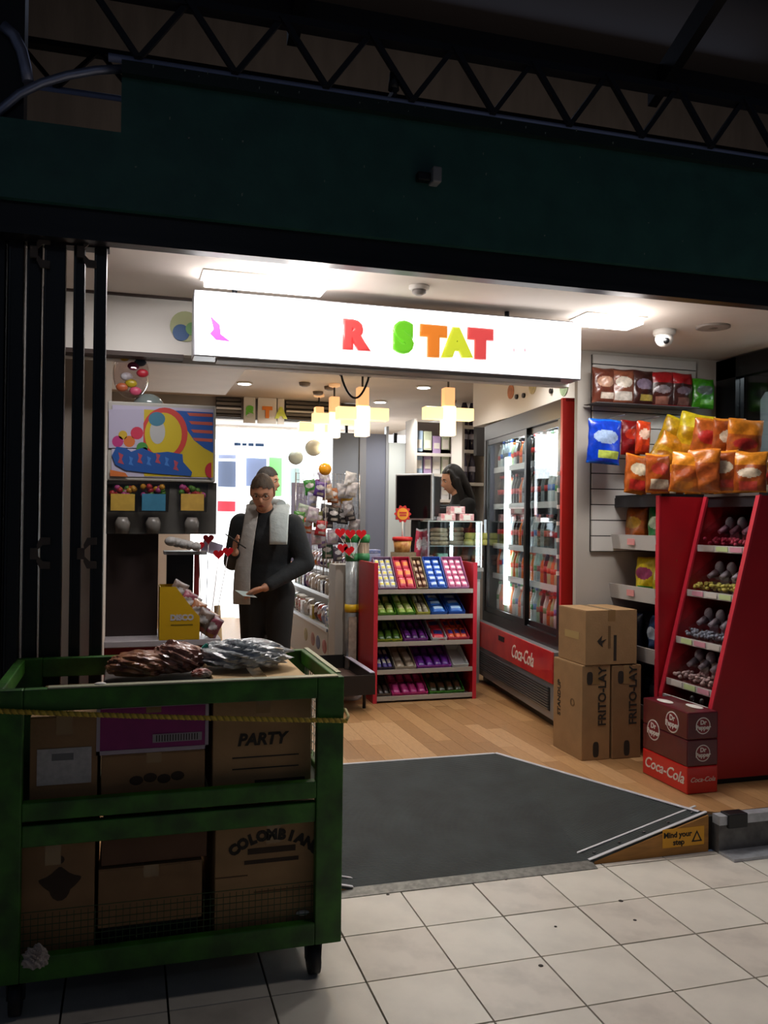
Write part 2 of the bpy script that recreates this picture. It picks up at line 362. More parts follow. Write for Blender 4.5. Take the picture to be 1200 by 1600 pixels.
# hall beyond: rear brick wall above shops, roof
S('wall_back', MB().box(-6, 8, 3.2, 3.3, 2.75, 5.2), mat('75685e', .8, noise=.2, nscale=3, stretch=(3, 1, .6), bump=.3, bscale=10))
S('roof', MB().prism([(-6, 3.3, 5.2), (-6, .6, 4.15), (-6, -5.0, 6.2), (-6, -5.0, 6.3), (-6, .6, 4.25), (-6, 3.3, 5.3)], (14, 0, 0)), mat('241a17', .8))
rf = T('roof_purlins', 'dark steel roof beams high over the green fascia', 'roof beams', (1, 0, 3.8))
for y, zz, r in ((.75, 3.62, .05), (.1, 3.93, .03), (-.6, 4.3, .03)):
    MB().box(-5, 7, y-.03, y+.03, zz-r, zz+r).build('beam', mat('2b2320', .6), rf)
for X in (-1.6, .2, 2.0, 3.8):
    MB().prism([(X, .8, 3.5), (X, .8, 3.62), (X, -3.5, 5.55), (X, -3.5, 5.43)], (.05, 0, 0)).build('rafter', mat('1d1715', .6), rf)
# lattice girders
sc_ = MB()
for i in range(60):
    x = random.uniform(-.45, 3.2); z = random.choice((random.uniform(2.55, 2.97), random.uniform(2.99, 3.025))); yy = .2492 if z < 2.98 else .2142; h_ = random.uniform(.003, .014); w_ = random.uniform(.001, .004)
    sc_.prism([(x, yy, z), (x+w_, yy, z+h_*.2), (x+w_*1.3, yy, z+h_), (x-w_*.4, yy, z+h_*.8)], (0, .0008, 0))
sfo = sc_.build('paint_chips', mat('8a9088', .7)); tag(sfo, 'tiny pale chips and droppings scattered over the green fascia', 'paint chips', None, 'stuff')
def girder(y, z0, z1, x0, x1, pitch, label, ph=0, r=.012, mt=None):
    g = T('lattice_girder', label, 'girder', ((x0+x1)/2, y, z0))
    mt = mt or M_dkmetal
    MB().cyl((x0, y, z0), (x1, y, z0), .014, n=12).build('bottom_chord', mat('a8b0d0', .4, .3), g)  # pale blue colour stands in for the bluish highlight along this chord
    MB().box(x0, x1, y-.03, y+.03, z1-.014, z1+.014).build('top_chord', mt, g)
    x = x0+ph
    while x < x1:
        for dx in (-pitch/2, pitch/2):
            xx = x+dx
            MB().prism([(x-.012, y-.02, z0), (x+.012, y-.02, z0), (xx+.012, y-.02, z1), (xx-.012, y-.02, z1)], (0, .02 if dx > 0 else -.02, 0)).build('diagonal', mt, g)
        x += pitch
    return g
girder(.235, 3.040, 3.27, -.52, 4.6, .335, 'dark lattice girder running along the top of the green fascia', onY(215, 110, .3).x+.52, mt=mat('23252c', .5, .4))
girder(1.35, 3.42, 3.62, -1.6, 6, .36, 'second lattice girder set further back under the roof', .1, mt=mat('1c1a1c', .5, .5))
# curved brackets at the left end
def arc(name, pts, r, m_, par): return MB().tube([Vector(p) for p in pts], r, 8).build(name, m_, par)
ab = T('arched_bracket', 'pale curved iron bracket at the left end of the girder', 'bracket', (-.8, .3, 2.8))
M_pale = mat('9aa0b8', .4, .6)
P2 = lambda px, py, Y=.3: onY(px, py, Y)
arc('arch', [P2(-40, 215), P2(0, 172), P2(30, 147), P2(65, 130), P2(105, 118), P2(150, 110), P2(200, 107)], .016, M_pale, ab)
arc('curl', [P2(5, 40), P2(22, 55), P2(34, 80), P2(40, 105), P2(44, 128)], .02, M_pale, ab)
MB().box(-1.0, -.80, .32, .42, 2.60, 4.6).build('column', mat('171519', .5), ab)
bx_ = onY(140, 170, .42)
# fascia sensor
s_ = onY(672, 280, .25)
fs_ = T('fascia_light', 'small grey floodlight fixed to the green fascia', 'floodlight', (s_.x, .24, s_.z))
MB().box(s_.x-.008, s_.x+.028, .19, .25, s_.z-.03, s_.z+.03).build('body', mat('8c8c8e', .5), fs_, .006)
MB().box(s_.x-.06, s_.x-.008, .215, .25, s_.z-.02, s_.z+.012).build('bracket', M_black, fs_, .004)  # black block standing in for the fixture's shadow at its left
pc = onY(608, 140, .28)
tag(MB().cyl((pc.x, .22, pc.z-.03), (pc.x, .22, pc.z+.035), .022, .016).box(pc.x-.008, pc.x+.008, .2, .3, pc.z-.055, pc.z-.03).build('spotlight', M_black), 'small black spotlight hanging from the lattice girder', 'spotlight')

# ceiling fittings
for (px, py, sx_, sy_, lab) in ((415, 437, .25, .07, 'bright recessed soffit light above the left of the sign'), (950, 497, .15, .075, 'bright recessed soffit light right of the sign')):
    q = onZ(px, py, CZ)
    t = T('soffit_light', lab, 'ceiling light', (q.x, q.y, CZ-.012))
    MB().box(q.x-sx_-.015, q.x+sx_+.015, q.y-sy_-.015, q.y+sy_+.015, CZ-.006, CZ).build('frame', M_white, t)
    MB().box(q.x-sx_, q.x+sx_, q.y-sy_, q.y+sy_, CZ-.035, CZ-.006).build('diffuser', mat((1, .97, .95), .5, emit=14, key='sof'), t)
q = onZ(655, 447, CZ)
t = T('smoke_detector', 'round white smoke detector on the soffit above the sign', 'smoke detector', (q.x, q.y, CZ-.04))
MB().lathe([(.045, 0), (.045, -.012), (.036, -.018)], (q.x, q.y, CZ)).build('base', M_white, t)
MB().lathe([(.03, -.018), (.03, -.03), (.012, -.04)], (q.x, q.y, CZ)).build('sensor_head', mat('8a8480', .5), t)
q = onZ(1038, 516, CZ)
t = T('dome_camera', 'white dome security camera on the soffit near the slat wall', 'security camera', (q.x, q.y, CZ-.08))
MB().lathe([(.058, 0), (.058, -.02), (.05, -.03)], (q.x, q.y, CZ), 20).build('base', M_white, t)
MB().ball((q.x, q.y, CZ-.045), .045, n=18, k=12).build('dome', M_white, t)
MB().ball((q.x-.012, q.y-.034, CZ-.062), .017).build('lens', M_black, t)
q = onZ(1114, 510, CZ)
t = T('ceiling_speaker', 'flat round speaker grille on the soffit beside the camera', 'speaker', (q.x, q.y, CZ-.01))
MB().lathe([(.085, 0), (.085, -.008), (.07, -.010)], (q.x, q.y, CZ), 24).build('rim', mat('9a9088', .6), t)
MB().lathe([(.07, -.009), (.001, -.0105)], (q.x, q.y, CZ), 24).build('grille', mat('6e665f', .7), t)
DLK = ['downlight above and left of the customer, the nearer one', 'downlight farther left than the one above the customer', 'downlight just left of the nearest cross lamp', 'small downlight between the two nearest cross lamps, farther back']
for (px, py), lab in zip([(382, 598), (321, 609), (662, 604), (594, 627)], DLK):
    q = onZ(px, py, 2.60)
    t = T('downlight', 'round glowing '+lab, 'downlight', (q.x, q.y, 2.585))
    MB().lathe([(.07, 0), (.07, -.01), (.055, -.012)], (q.x, q.y, 2.60), 20).build('trim_ring', M_white, t)
    MB().lathe([(.055, -.011), (.001, -.012)], (q.x, q.y, 2.597), 20).build('diffuser', mat((1, .98, .95), .5, emit=12, key='dl'), t)
for (px, py, c_, lab) in [(262, 552, (1, 1, 1), 'flat white light panel on the ceiling beyond the left beam'), (245, 587, (1, .85, .45), 'yellowish flat light panel on the ceiling behind the dispenser')]:
    q = onZ(px, py, 2.595); tag(MB().box(q.x-.09, q.x+.09, q.y-.07, q.y+.07, 2.585, 2.60).build('light_panel', mat(c_, .5, emit=4, key='lp')), lab, 'light panel')
for px, py, lab in [(476, 598, 'leftmost of the group'), (515, 604, 'nearest the cable loop'), (497, 612, 'farthest of the left group'), (705, 626, 'alone by the nearest cross lamp')]:
    q = onZ(px, py, 2.60); tag(MB().lathe([(.05, 0), (.045, -.025), (.02, -.035)], (q.x, q.y, 2.60)).build('smoke_detector', mat('7c7068', .6)), 'small dark ceiling sensor, '+lab, 'sensor')
# cable loop under the sign
a, b_, c_ = onY(533, 580, 1.35), onY(556, 622, 1.35), onY(578, 582, 1.35)
pts = [onY(532+ (46*t), 580+42*math.sin(PI*t)**.7, 1.35) for t in [i/14 for i in range(15)]]
tag(MB().tube([Vector((pts[0].x, 1.35, 2.17))]+pts+[Vector((pts[-1].x, 1.35, 2.17))], .006, 6).build('cable', M_black2), 'black cable loop hanging below the middle of the sign', 'cable')

# ================= SIGN =================
sgn = T('illuminated_sign', 'long white lightbox sign with coloured balloon lettering over the entrance', 'sign', (.75, .86, 2.11))
sx0, sx1, sz0, sz1, sy0 = onY(303, 500, .8).x, onY(909, 540, .8).x, 2.125, 2.405, .8
MB().box(sx0, sx1, sy0+.004, sy0+.13, sz0, sz1).build('case', mat('9c9ca2', .35, .6), sgn, .004)
M_sign = mat((1, .99, .99), .3, emit=2.1, key='sign')
MB().box(sx0+.006, sx1-.006, sy0, sy0+.006, sz0+.006, sz1-.006).build('lit_panel', M_sign, sgn)
MB().box(sx0+.1, sx1-.1, sy0+.02, sy0+.1, sz0-.012, sz0).build('underside_bracket', mat('9a948e', .5), sgn)
[MB().cyl((x, .90, sz1-.002), (x, .90, CZ), .012, n=8).build('hanger', M_dkmetal, sgn) for x in (0, 1.3)]
def bub(ch, px, py, col, size=.135, roll=0, off=.01):
    q = onY(px, py, sy0); m_ = mat(col, .25, emit=.75, coat=.5, key='bub')
    return text('balloon_letter', ch, size, m_, sgn, (q.x, sy0-.008, q.z), ext=.004, off=off, bevel=.011, roll=roll, label={'R': 'red letter R', 'S': 'green letter S', 'A': 'yellow letter A', 'T': 'coloured letter T'}[ch])
bub('R', 552, 526, 'e04848', .152, 0, .006); bub('S', 629, 530, '6cc62c', .165, 0, .007); bub('T', 676, 536, 'ea8430', .155, 0, .011); bub('A', 712, 538, 'd8e23a', .15, .05, .008); bub('T', 749, 540, 'e85252', .15, 0, .011)
q = onY(345, 515, sy0)
MB().prism([(q.x-.045, sy0-.004, q.z+.055), (q.x-.03, sy0-.004, q.z-.0), (q.x-.045, sy0-.004, q.z-.02), (q.x-.02, sy0-.004, q.z-.045), (q.x+.04, sy0-.004, q.z-.048), (q.x+.0, sy0-.004, q.z-.02), (q.x-.005, sy0-.004, q.z+.02)], (0, .004, 0)).build('pink_swirl', mat('d02a9c', .6, emit=.55, key='bub'), sgn, label='magenta swirl mark')
q = onY(510, 525, sy0); MB().prism([(q.x-.012, sy0-.003, q.z+.04), (q.x-.004, sy0-.003, q.z+.03), (q.x-.006, sy0-.003, q.z-.04), (q.x-.012, sy0-.003, q.z-.03)], (0, .003, 0)).build('pale_letter_edge', mat('f6f3b0', .4, emit=1.4, key='bub'), sgn)
for px in (803, 820):
    q = onY(px, 547, sy0); MB().ball((q.x, sy0-.001, q.z), .007, .002, .009, 8, 6).build('pale_letter_edge', mat('f5b8c0', .4, emit=1.2, key='bub'), sgn)
q = onY(290, 510, 1.155)
cs = T('round_sticker', 'round yellow and blue balloon sticker on the beam left of the sign', 'sticker', (q.x, 1.157, q.z))
MB().cyl((q.x, 1.155, q.z), (q.x, 1.159, q.z), .07, n=24).build('disc', mat('a8ac7c', .5), cs)
MB().cyl((q.x-.02, 1.152, q.z-.03), (q.x-.02, 1.156, q.z-.03), .038, n=20).build('blue_spot', mat('1c4f86', .5), cs)
MB().cyl((q.x+.03, 1.150, q.z-.01), (q.x+.03, 1.156, q.z-.01), .03, n=20).build('green_spot', mat('6a9a5a', .5), cs)
# ================= SOFT BAGS, BOTTLES, BOXES =================
BAGC = {}
def bag_mesh(w_, h_, t_, seed, style):
    rnd = random.Random(seed); ph = [rnd.uniform(0, 6.28) for _ in range(6)]
    b = MB()
    def surf(sgn):
        def fn(u, v):
            x = (u-.5)*w_; z = v*h_
            e = max(0, 1-abs(2*u-1)**2.6); g = max(0, 1-abs(2*v-1)**3.2)
            y = t_*.5*(e**.6)*(g**.6)
            y += .05*t_*(math.sin(9*u+ph[0]+5*v)+math.sin(13*v+ph[1]-7*u))*e*g*1.3
            pin = 1-.06*math.sin(PI*v)*(1 if abs(2*u-1) > .99 else 0)
            return (x*pin*(1+.015*math.sin(20*v+ph[2])), -sgn*y, z+.012*h_*math.sin(6*u+ph[3])*(1 if v > .9 else 0))
        return fn
    def mf(u, v):
        if v < .06 or v > .94: return 1
        if style == 'logo' and ((u-.5)/.36)**2+((v-.60)/.16)**2 < 1: return 2
        if style == 'logo' and .12 < v < .30 and .3 < u < .9: return 3
        if style == 'band' and v > .68: return 1
        if style == 'band' and ((u-.5)/.34)**2+((v-.48)/.12)**2 < 1: return 2
        if style == 'band' and v < .28 and .2 < u < .75: return 3
        if style == 'tag' and .10 < v < .34 and .12 < u < .85: return 2
        if style == 'tag' and ((u-.5)/.36)**2+((v-.62)/.16)**2 < 1: return 3
        return 0
    gu, gv = (34, 40) if w_ > .12 else (16, 18)
    b.grid(surf(1), gu, gv, mf=mf); b.grid(surf(-1), 14, 16, mf=lambda u, v: 1 if (v < .06 or v > .94) else 0)
    return b
def bag(name, label, cat, loc, w_, h_, t_, cols, style='logo', rot=(0, 0, 0), group=None, seed=1):
    key = (w_, h_, t_, str(cols), style, seed)
    if key not in BAGC:
        ms = [mat(c, .3, noise=.35, nscale=38, bump=.25, bscale=50, coat=.2) for c in cols]
        BAGC[key] = bag_mesh(w_, h_, t_, seed, style).mesh(name, ms)
    o = bpy.data.objects.new(name, BAGC[key]); COL.objects.link(o); o.location = loc; o.rotation_euler = rot
    return tag(o, label, cat, group)
BOTC = {}
def bottle(label, loc, h_, r, liquid, lab, cap, group, clear=False):
    k = (h_, r, liquid, lab, cap)
    if k not in BOTC:
        prof = [(r*.8, 0), (r, .03*h_), (r, .36*h_), (r*.92, .42*h_), (r, .52*h_), (r*.95, .62*h_), (r*.45, .83*h_), (r*.36, .92*h_)]
        a = MB().lathe(prof, n=10).mesh('bottle', mat(liquid, .12, coat=.3))
        c_ = MB().lathe([(r*.44, .91*h_), (r*.44, h_), (r*.3, h_*1.003)], n=10).mesh('cap', mat(cap, .4))
        l_ = MB().lathe([(r*1.02, .36*h_), (r*.96, .42*h_), (r*1.02, .53*h_)], n=10).mesh('bottle_label', mat(lab, .45))
        BOTC[k] = (a, c_, l_)
    a, c_, l_ = BOTC[k]
    o = bpy.data.objects.new('bottle', a); COL.objects.link(o); o.location = loc; tag(o, label, 'bottle', group)
    for nm, me in (('cap', c_), ('bottle_label', l_)):
        ch = bpy.data.objects.new(nm, me); COL.objects.link(ch); ch.parent = o
    return o
def carton(name, label, x0, x1, y0, y1, z0, z1, m_, cat='cardboard box', rzz=0, flap=True):
    t = T(name, label, cat, ((x0+x1)/2, (y0+y1)/2, z0), rzz)
    hx, hy, h_ = (x1-x0)/2, (y1-y0)/2, z1-z0
    MB().box(-hx, hx, -hy, hy, 0, h_-.003).build('body', m_, t, .003, local=True)
    if flap:
        MB().box(-hx+.001, -.001, -hy, hy, h_-.003, h_).build('flap', m_, t, local=True)
        MB().box(.001, hx-.001, -hy, hy, h_-.003, h_).build('flap', m_, t, local=True)
        tp = mat('8d7048', .25, coat=.4)
        MB().box(-.022, .022, -hy-.0008, hy+.0008, h_, h_+.0008).box(-.022, .022, -hy-.0009, -hy, h_*.8, h_+.0008).build('tape', tp, t, local=True)
    return t
# ================= WALL BAGS =================
def hang(px, py, Y, w_, h_, cols, lab, style='logo', t_=.05, seed=1, ry=0):
    q = onY(px, py, Y); b = bag('snack_bag', lab, 'bag', (q.x, Y, q.z-h_/2), w_, h_, t_, cols, style, (0, ry, random.uniform(-.08, .08)), 'bags hung on the slat wall', seed)
    return b
BR = ('5a2a20', '7a4030', 'cdb9a4', 'b59a88')
hk = [('rail standing for the shadow under the chocolate bags', 2.19, 2.93, 2.02)]
pr = T('shadow_rail', 'added dark rail under the brown chocolate bags, standing for their shadow', 'rail', (2.55, 1.52, 1.97))
a0, a1 = onY(926, 628, 1.5), onY(1085, 628, 1.5)
MB().box(a0.x, a1.x, 1.45, 1.598, a0.z-.008, a0.z-.004).build('tray', mat('4a4648', .5), pr)  # added strip whose dark colour stands for the shadow under the bags
zz = a0.z
for k, (px, cols, lab, st_) in enumerate([(945, ('6b3526', '7c4a38', 'c89a80', 'd9c8b8'), 'leftmost brown chocolate bag on the slat wall', 'logo'),
    (975, ('8a4f38', '5a2a20', 'd9cfc4', 'e8dccb'), 'light brown chocolate bag with round cream print, second in the slat wall row', 'tag'),
    (1006, ('3f1c18', '4a211b', '8a7a90', 'c0a850'), 'dark brown bag with a yellow dot, third in the slat wall row', 'logo'),
    (1036, ('4c1f18', 'b01820', 'a89aa0', 'a06858'), 'brown bag with red top, fourth in the slat wall row', 'band'),
    (1068, ('45201c', 'b51a24', '7c6a78', '8a5a50'), 'brown bag with red top, next to the green bag', 'band'),
    (1101, ('3f9a1c', '4fae22', '62726a', '77c84a'), 'bright green sweet bag at the right end of the slat wall row', 'logo')]):
    q = onY(px, 600, 1.5); bag('snack_bag', lab, 'bag', (q.x, 1.52, zz-.002), .15 if k < 5 else .15, .205 if k < 5 else .18, .07, cols, st_, (0, 0, random.uniform(-.15, .1)), 'sweet bags in the upper row', k)
hang(942, 690, 1.42, .215, .255, ('0a3cc0', '0b63d8', '9fb6d8', 'b8c858'), 'bright blue sweet bag at the left edge of the slat wall', 'logo', .06, 3, .05)
hang(985, 684, 1.46, .13, .20, ('7a0f12', '8a1410', 'b8301c', '5a0c10'), 'dark red sweet bag right of the blue bag', 'logo', .05, 4)
hang(1003, 684, 1.38, .09, .19, ('c23a14', 'd04a1a', 'e0b8a0', 'a82a14'), 'orange-red narrow bag right of the blue bag', 'logo', .05, 5, .06)
for px, py, Y in [(942, 655, 1.6), (994, 658, 1.6)]:
    q = onY(px, py, Y); tag(MB().cyl((q.x, 1.36, q.z), (q.x, 1.60, q.z), .004, n=6).build('wall_hook', M_metal), 'metal wall hook above the '+('blue' if px < 950 else 'dark red')+' sweet bag', 'hook')
# ================= RED UNITS =================
u1 = T('snack_rack', 'tall red shelf unit with white shelf lips holding crisp bags', 'shelf unit', (2.6, 1.4, FS))
for y in (1.14, 1.625):
    MB().box(2.32, 2.92, y, y+.02, FS, 1.585).build('side_panel', M_red, u1); MB().box(2.312, 2.32, y-.004, y+.024, FS, 1.59).build('panel_edge', M_redlip, u1)
MB().box(2.90, 2.92, 1.16, 1.625, FS, 1.58).build('back_panel', mat('5e0a12', .5), u1)
MB().box(2.33, 2.92, 1.14, 1.645, 1.585, 1.60).build('top_tray', M_black2, u1); MB().box(2.325, 2.34, 1.16, 1.625, 1.53, 1.585).build('header', mat('1e1c20', .5), u1)
M_lip = mat('bdbab6', .45)
for k, z in enumerate((1.30, 1.01, .68, .36)):
    MB().box(2.335, 2.90, 1.16, 1.625, z-.01, z).build('shelf', mat('6a1016', .5), u1)
    l = MB().prism([(2.318, 1.16, z-.012), (2.330, 1.16, z-.012), (2.316, 1.16, z+.072), (2.304, 1.16, z+.072)], (0, .465, 0)).build('shelf_lip', M_lip, u1)
    MB().box(2.304, 2.3095, 1.36, 1.43, z+.015, z+.05, 0, None).build('price_mark', mat('d08a88', .5), l)
cr = [(1.30, [(1.52, ('c8641c', 'a83a14', 'd8a028', 'c0281c'), 'orange snack bag on the top shelf of the red rack'), (1.28, ('1a7a38', '188040', 'c8d8b8', 'a02820'), 'green snack bag on the top shelf of the red rack')]),
      (1.01, [(1.40, ('d8c020', 'e0b818', '9a2a60', '3a8a3a'), 'yellow crisp bag on the second shelf of the red rack'), (1.24, ('c8b828', '58984a', 'e8e0a0', 'd8a030'), 'yellow and green crisp bag at the near end of the second shelf')]),
      (.68, [(1.55, ('1a2030', '2a3a6a', 'c8c8d0', '404858'), 'black and silver bag on the third shelf of the red rack'), (1.30, ('20406a', '5a80b0', 'c8d0dc', '182838'), 'blue snack bag on the third shelf of the red rack')]),
      (.36, [(1.52, ('101a40', '182858', '8a90a0', '0c1430'), 'navy bag at the back of the bottom shelf of the red rack'), (1.28, ('141c48', '1c2c60', '8a90a0', '0c1430'), 'navy bag at the near end of the bottom shelf of the red rack')])]
for z, its in cr:
    for y, cols, lab in its:
        bag('crisp_bag', lab, 'bag', (2.43, y, z+.001), .20, .235, .09, cols, 'logo', (0, 0, -PI/2+random.uniform(-.25, .15)), 'crisp bags on the red rack', int(y*100))
        bag('crisp_bag', lab.replace(' bag', ' bag behind the front one', 1).replace(' of the red rack', '').replace(' at the near end', ''), 'bag', (2.55, y+.01, z+.001), .20, .235, .09, cols, 'logo', (0, 0, -PI/2+random.uniform(-.1, .2)), 'crisp bags on the red rack', 3)
# slanted pick and mix unit
u2 = T('pick_and_mix_stand', 'big slanted red sweet stand with clear bins at the right edge', 'display stand', (2.7, .9, FS))
def pnl(y, th, x0=0): return MB().prism([(2.32+x0, y, FS+.03), (2.32+x0, y, .53), (2.60+x0, y, 1.585), (3.0, y, 1.585), (3.0, y, FS+.03)], (0, th, 0))
for y in (.69, 1.10):
    pnl(y, .02).build('side_panel', M_red, u2)
    MB().prism([(2.312, y-.004, .53), (2.32, y-.004, .53), (2.60, y-.004, 1.59), (2.586, y-.004, 1.59)], (0, .028, 0)).build('panel_edge', M_redlip, u2)
    MB().box(2.312, 2.32, y-.004, y+.024, FS+.03, .53).build('panel_edge', M_redlip, u2)
MB().box(2.36, 2.98, .71, 1.10, FS, FS+.03).build('plinth', M_black, u2)
MB().box(2.96, 2.98, .71, 1.10, FS+.03, 1.58).build('back_panel', mat('4a0910', .5), u2)
MB().box(2.585, 3.0, .69, 1.12, 1.585, 1.60).build('top_tray', mat('55504c', .4), u2); MB().box(2.595, 2.61, .71, 1.10, 1.53, 1.585).build('header', mat('1e1c20', .5), u2)
MB().box(2.322, 2.335, .71, 1.10, .40, .53).build('front_board', M_lip, u2); MB().box(2.318, 2.322, .71, 1.10, .49, .53).build('front_rail', mat('86868a', .4), u2)
M_clear = glass((.93, .93, .95), .05)
nb = ['nearest the viewer', 'second from the near end', 'third from the near end', 'at the far end']
cols2 = [('b82a48', 'pink', 'c84a68'), ('c8bc50', 'pale yellow', 'd8d8c0'), ('8c929c', 'grey', '9aa2aa'), ('c8a8a0', 'pale pink', 'd8c8b8')]
for k, z in enumerate((1.32, 1.08, .83, .61)):
    xf = 2.32+(z-.53)*.265
    MB().box(xf+.01, 2.95, .71, 1.10, z-.012, z).build('shelf', mat('6a1016', .5), u2)
    MB().prism([(xf+.002, .71, z-.03), (xf+.008, .71, z-.03), (xf+.004, .71, z+.006), (xf-.002, .71, z+.006)], (0, .39, 0)).build('shelf_lip', M_lip, u2)
    for q_ in range(3): MB().box(xf-.004, xf-.001, .74+q_*.11, .83+q_*.11, z-.024, z+.001).build('price_strip', mat(('c88a9a', 'b8c890', 'c8c0b8')[(q_+k) % 3], .5), u2)
    row = ['top', 'second', 'third', 'bottom'][k]
    for i in range(4):
        y0 = .715+i*.096
        t = T('sweet_bin', 'clear sweet bin, %s row of the slanted stand, %s' % (row, nb[i]), 'sweet bin', (xf+.12, y0+.045, z+.001), 0, 'clear bins on the slanted stand')
        b = MB(); pr_ = [(xf+.01, z+.002), (xf+.01, z+.065), (xf+.16, z+.17), (xf+.26, z+.17), (xf+.26, z+.002)]
        for (ax, az), (bx, bz) in zip(pr_, pr_[1:]+pr_[:1]):
            b.add([(ax, y0, az), (bx, y0, bz), (bx, y0+.092, bz), (ax, y0+.092, az)], [(0, 1, 2, 3)])
        b.add([(x, y0, z2) for x, z2 in pr_], [range(5)]); b.add([(x, y0+.092, z2) for x, z2 in pr_], [range(5)])
        b.build('bin', M_clear, t)
        sw_ = MB()
        for q_ in range(26): sw_.ball((xf+.03+random.random()*.10, y0+.014+random.random()*.064, z+.014+random.random()*.028), .012, .011, .010, 6, 4)
        sw_.build('sweets', mat(cols2[k][0], .35, noise=.4, nscale=60), t)['kind'] = 'stuff'
        MB().ball((xf+.17, y0+.046, z+.125), .028, .02, .034, 10, 8).build('scoop_head', mat('e0dadc', .3), t)
        MB().cyl((xf+.15, y0+.046, z+.10), (xf+.10, y0+.046, z+.075), .02, .012, 8).build('scoop_handle', mat('b0a4aa' if k else 'c08a9a', .3), t)
        MB().box(xf+.2, xf+.205, y0+.012, y0+.08, z+.01, z+.10).build('card', mat(cols2[k][2], .5), t)
# crisp bags standing on top
OR = ('b85a1c', 'd8801c', 'c23028', 'e0d0b0'); OR2 = ('a84e18', 'e08a20', 'd8c4a8', 'c04030'); YE = ('d8a818', 'e8d020', 'c89018', 'd88a20')
k = 0
LOW = [(985, 740, 1.32, OR, 'tag', 'front crisp bag at the left end of the orange row on the red rack'), (1020, 738, 1.14, OR2, 'tag', 'orange crisp bag with white price label, second in the front row'), (1062, 742, .98, ('b05a1a', 'e08a20', 'a84a18', 'b86a20'), 'band', 'plain orange crisp bag third along the front row'),
       (1092, 742, .92, ('a8501a', 'c8701c', 'a04818', 'b05a20'), 'band', 'plain orange crisp bag fourth along the front row'), (1120, 738, .90, OR2, 'logo', 'reddish orange crisp bag fifth along the front row'), (1143, 740, .86, OR, 'band', 'orange crisp bag turned edge-on, sixth along the front row'), (1163, 742, .80, OR2, 'band', 'last orange crisp bag at the right end of the front row')]
for px, py, Y, cols, st_, lab in LOW:
    q = onY(px, 770, Y); turn = .15 if px < 1050 else -.75
    bag('crisp_bag', lab, 'bag', (q.x+.03, Y, 1.601), .165, .21+.02*random.random(), .06, cols, st_, (-.05, random.uniform(-.02, .16), turn+random.uniform(-.1, .1)), 'orange crisp bags on top of the red units', k); k += 1
UP = [(1040, 685, 1.50, YE, 'logo', 'yellow crisp bag lying at the back left of the pile', .5), (1022, 712, 1.42, ('d8a020', 'd88a1c', 'b87018', 'c88820'), 'band', 'golden crisp bag leaning behind the left front bags', .9), (1100, 690, 1.20, OR, 'logo', 'upper orange crisp bag with red emblem, in the middle of the pile', .1),
      (1075, 680, 1.35, YE, 'band', 'yellow-topped crisp bag behind the middle of the pile', .2), (1135, 690, 1.08, OR2, 'logo', 'upper orange crisp bag with white emblem, right of the middle', -.2), (1158, 692, 1.0, OR, 'band', 'upper orange crisp bag nearest the window', -.1)]
for px, py, Y, cols, st_, lab, tl in UP:
    q = onY(px, py, Y); h_ = .25
    bag('crisp_bag', lab, 'bag', (q.x, Y, max(q.z-h_/2, 1.72)), .19, h_, .07, cols, st_, (.1, tl*.5+.12, random.uniform(-.5, -.1)), 'orange crisp bags on top of the red units', k); k += 1
# inner support stack that carries the upper bags
for i, (x_, y_) in enumerate([(2.55, 1.40), (2.68, 1.28), (2.80, 1.18), (2.86, 1.02), (2.78, 1.40), (2.62, 1.52), (2.92, 1.30)]):
    bag('crisp_bag', 'orange crisp bag mostly hidden in the pile, '+['at its left', 'at its centre', 'right of centre', 'at its right', 'behind its centre', 'at the back left', 'at the back right'][i], 'bag', (x_, y_, 1.601), .17, .20, .10, OR, 'band', (0, .05, -.5), 'orange crisp bags hidden in the pile', 2)
# ================= CARDBOARD AND DRINK CASES =================
c1 = carton('cardboard_box', 'tall brown snack carton, left of the pair on the shop floor', 1.915, 2.085, 1.235, 1.56, FS+.001, .668, M_card)
c2 = carton('cardboard_box', 'tall brown snack carton, right of the pair and nearest the red rack', 2.094, 2.27, 1.225, 1.56, FS+.001, .663, M_card2)
c3 = carton('cardboard_box', 'brown carton with a black leaf mark on top of the tall pair', 1.93, 2.245, 1.23, 1.535, .670, .965, M_card)
for c_, x0 in ((c1, 2.0), (c2, 2.183)):
    text('printed_text', 'FRITO-LAY', .066, M_ink, c_, (x0+.038, 1.2335 if c_ is c1 else 1.2235, .50), ext=.0006, off=.0016, roll=PI/2, sx=1)
    yf = 1.2345 if c_ is c1 else 1.2245
    for dx, z, hx, hz in ((-.04, .60, .018, .035), (.0, .215, .018, .042)):
        MB().prism([(x0+dx+hx*math.copysign(abs(math.cos(t_))**.6, math.cos(t_)), yf-.0006, z+hz*math.copysign(abs(math.sin(t_))**.6, math.sin(t_))) for t_ in [2*PI*i/20 for i in range(20)]], (0, .0005, 0)).build('printed_emblem', M_ink, c_)
text('printed_text', 'STANDUP', .045, M_ink, c1, (1.9135, 1.49, .45), '-X', ext=.0006, off=.001, roll=PI/2)
text('printed_text', 'O', .06, mat('6a5030', .8), c1, (1.9135, 1.34, .45), '-X', ext=.0006, off=.001)
MB().prism([(2.0, 1.2288, .80), (2.03, 1.2288, .83), (2.025, 1.2288, .80), (2.055, 1.2288, .81), (2.03, 1.2288, .785), (2.035, 1.2288, .765), (2.01, 1.2288, .785)], (0, .001, 0)).build('printed_leaf', M_ink, c3)
MB().box(2.10, 2.118, 1.2288, 1.2296, .69, .83).build('printed_bar', M_ink, c3)
MB().box(2.066, 2.082, 1.2290, 1.2297, .76, .88).build('printed_bar', mat('6a5030', .8), c3)
MB().box(1.9288, 1.9296, 1.30, 1.46, .80, .84).build('tape', mat('b49a68', .3), c3)
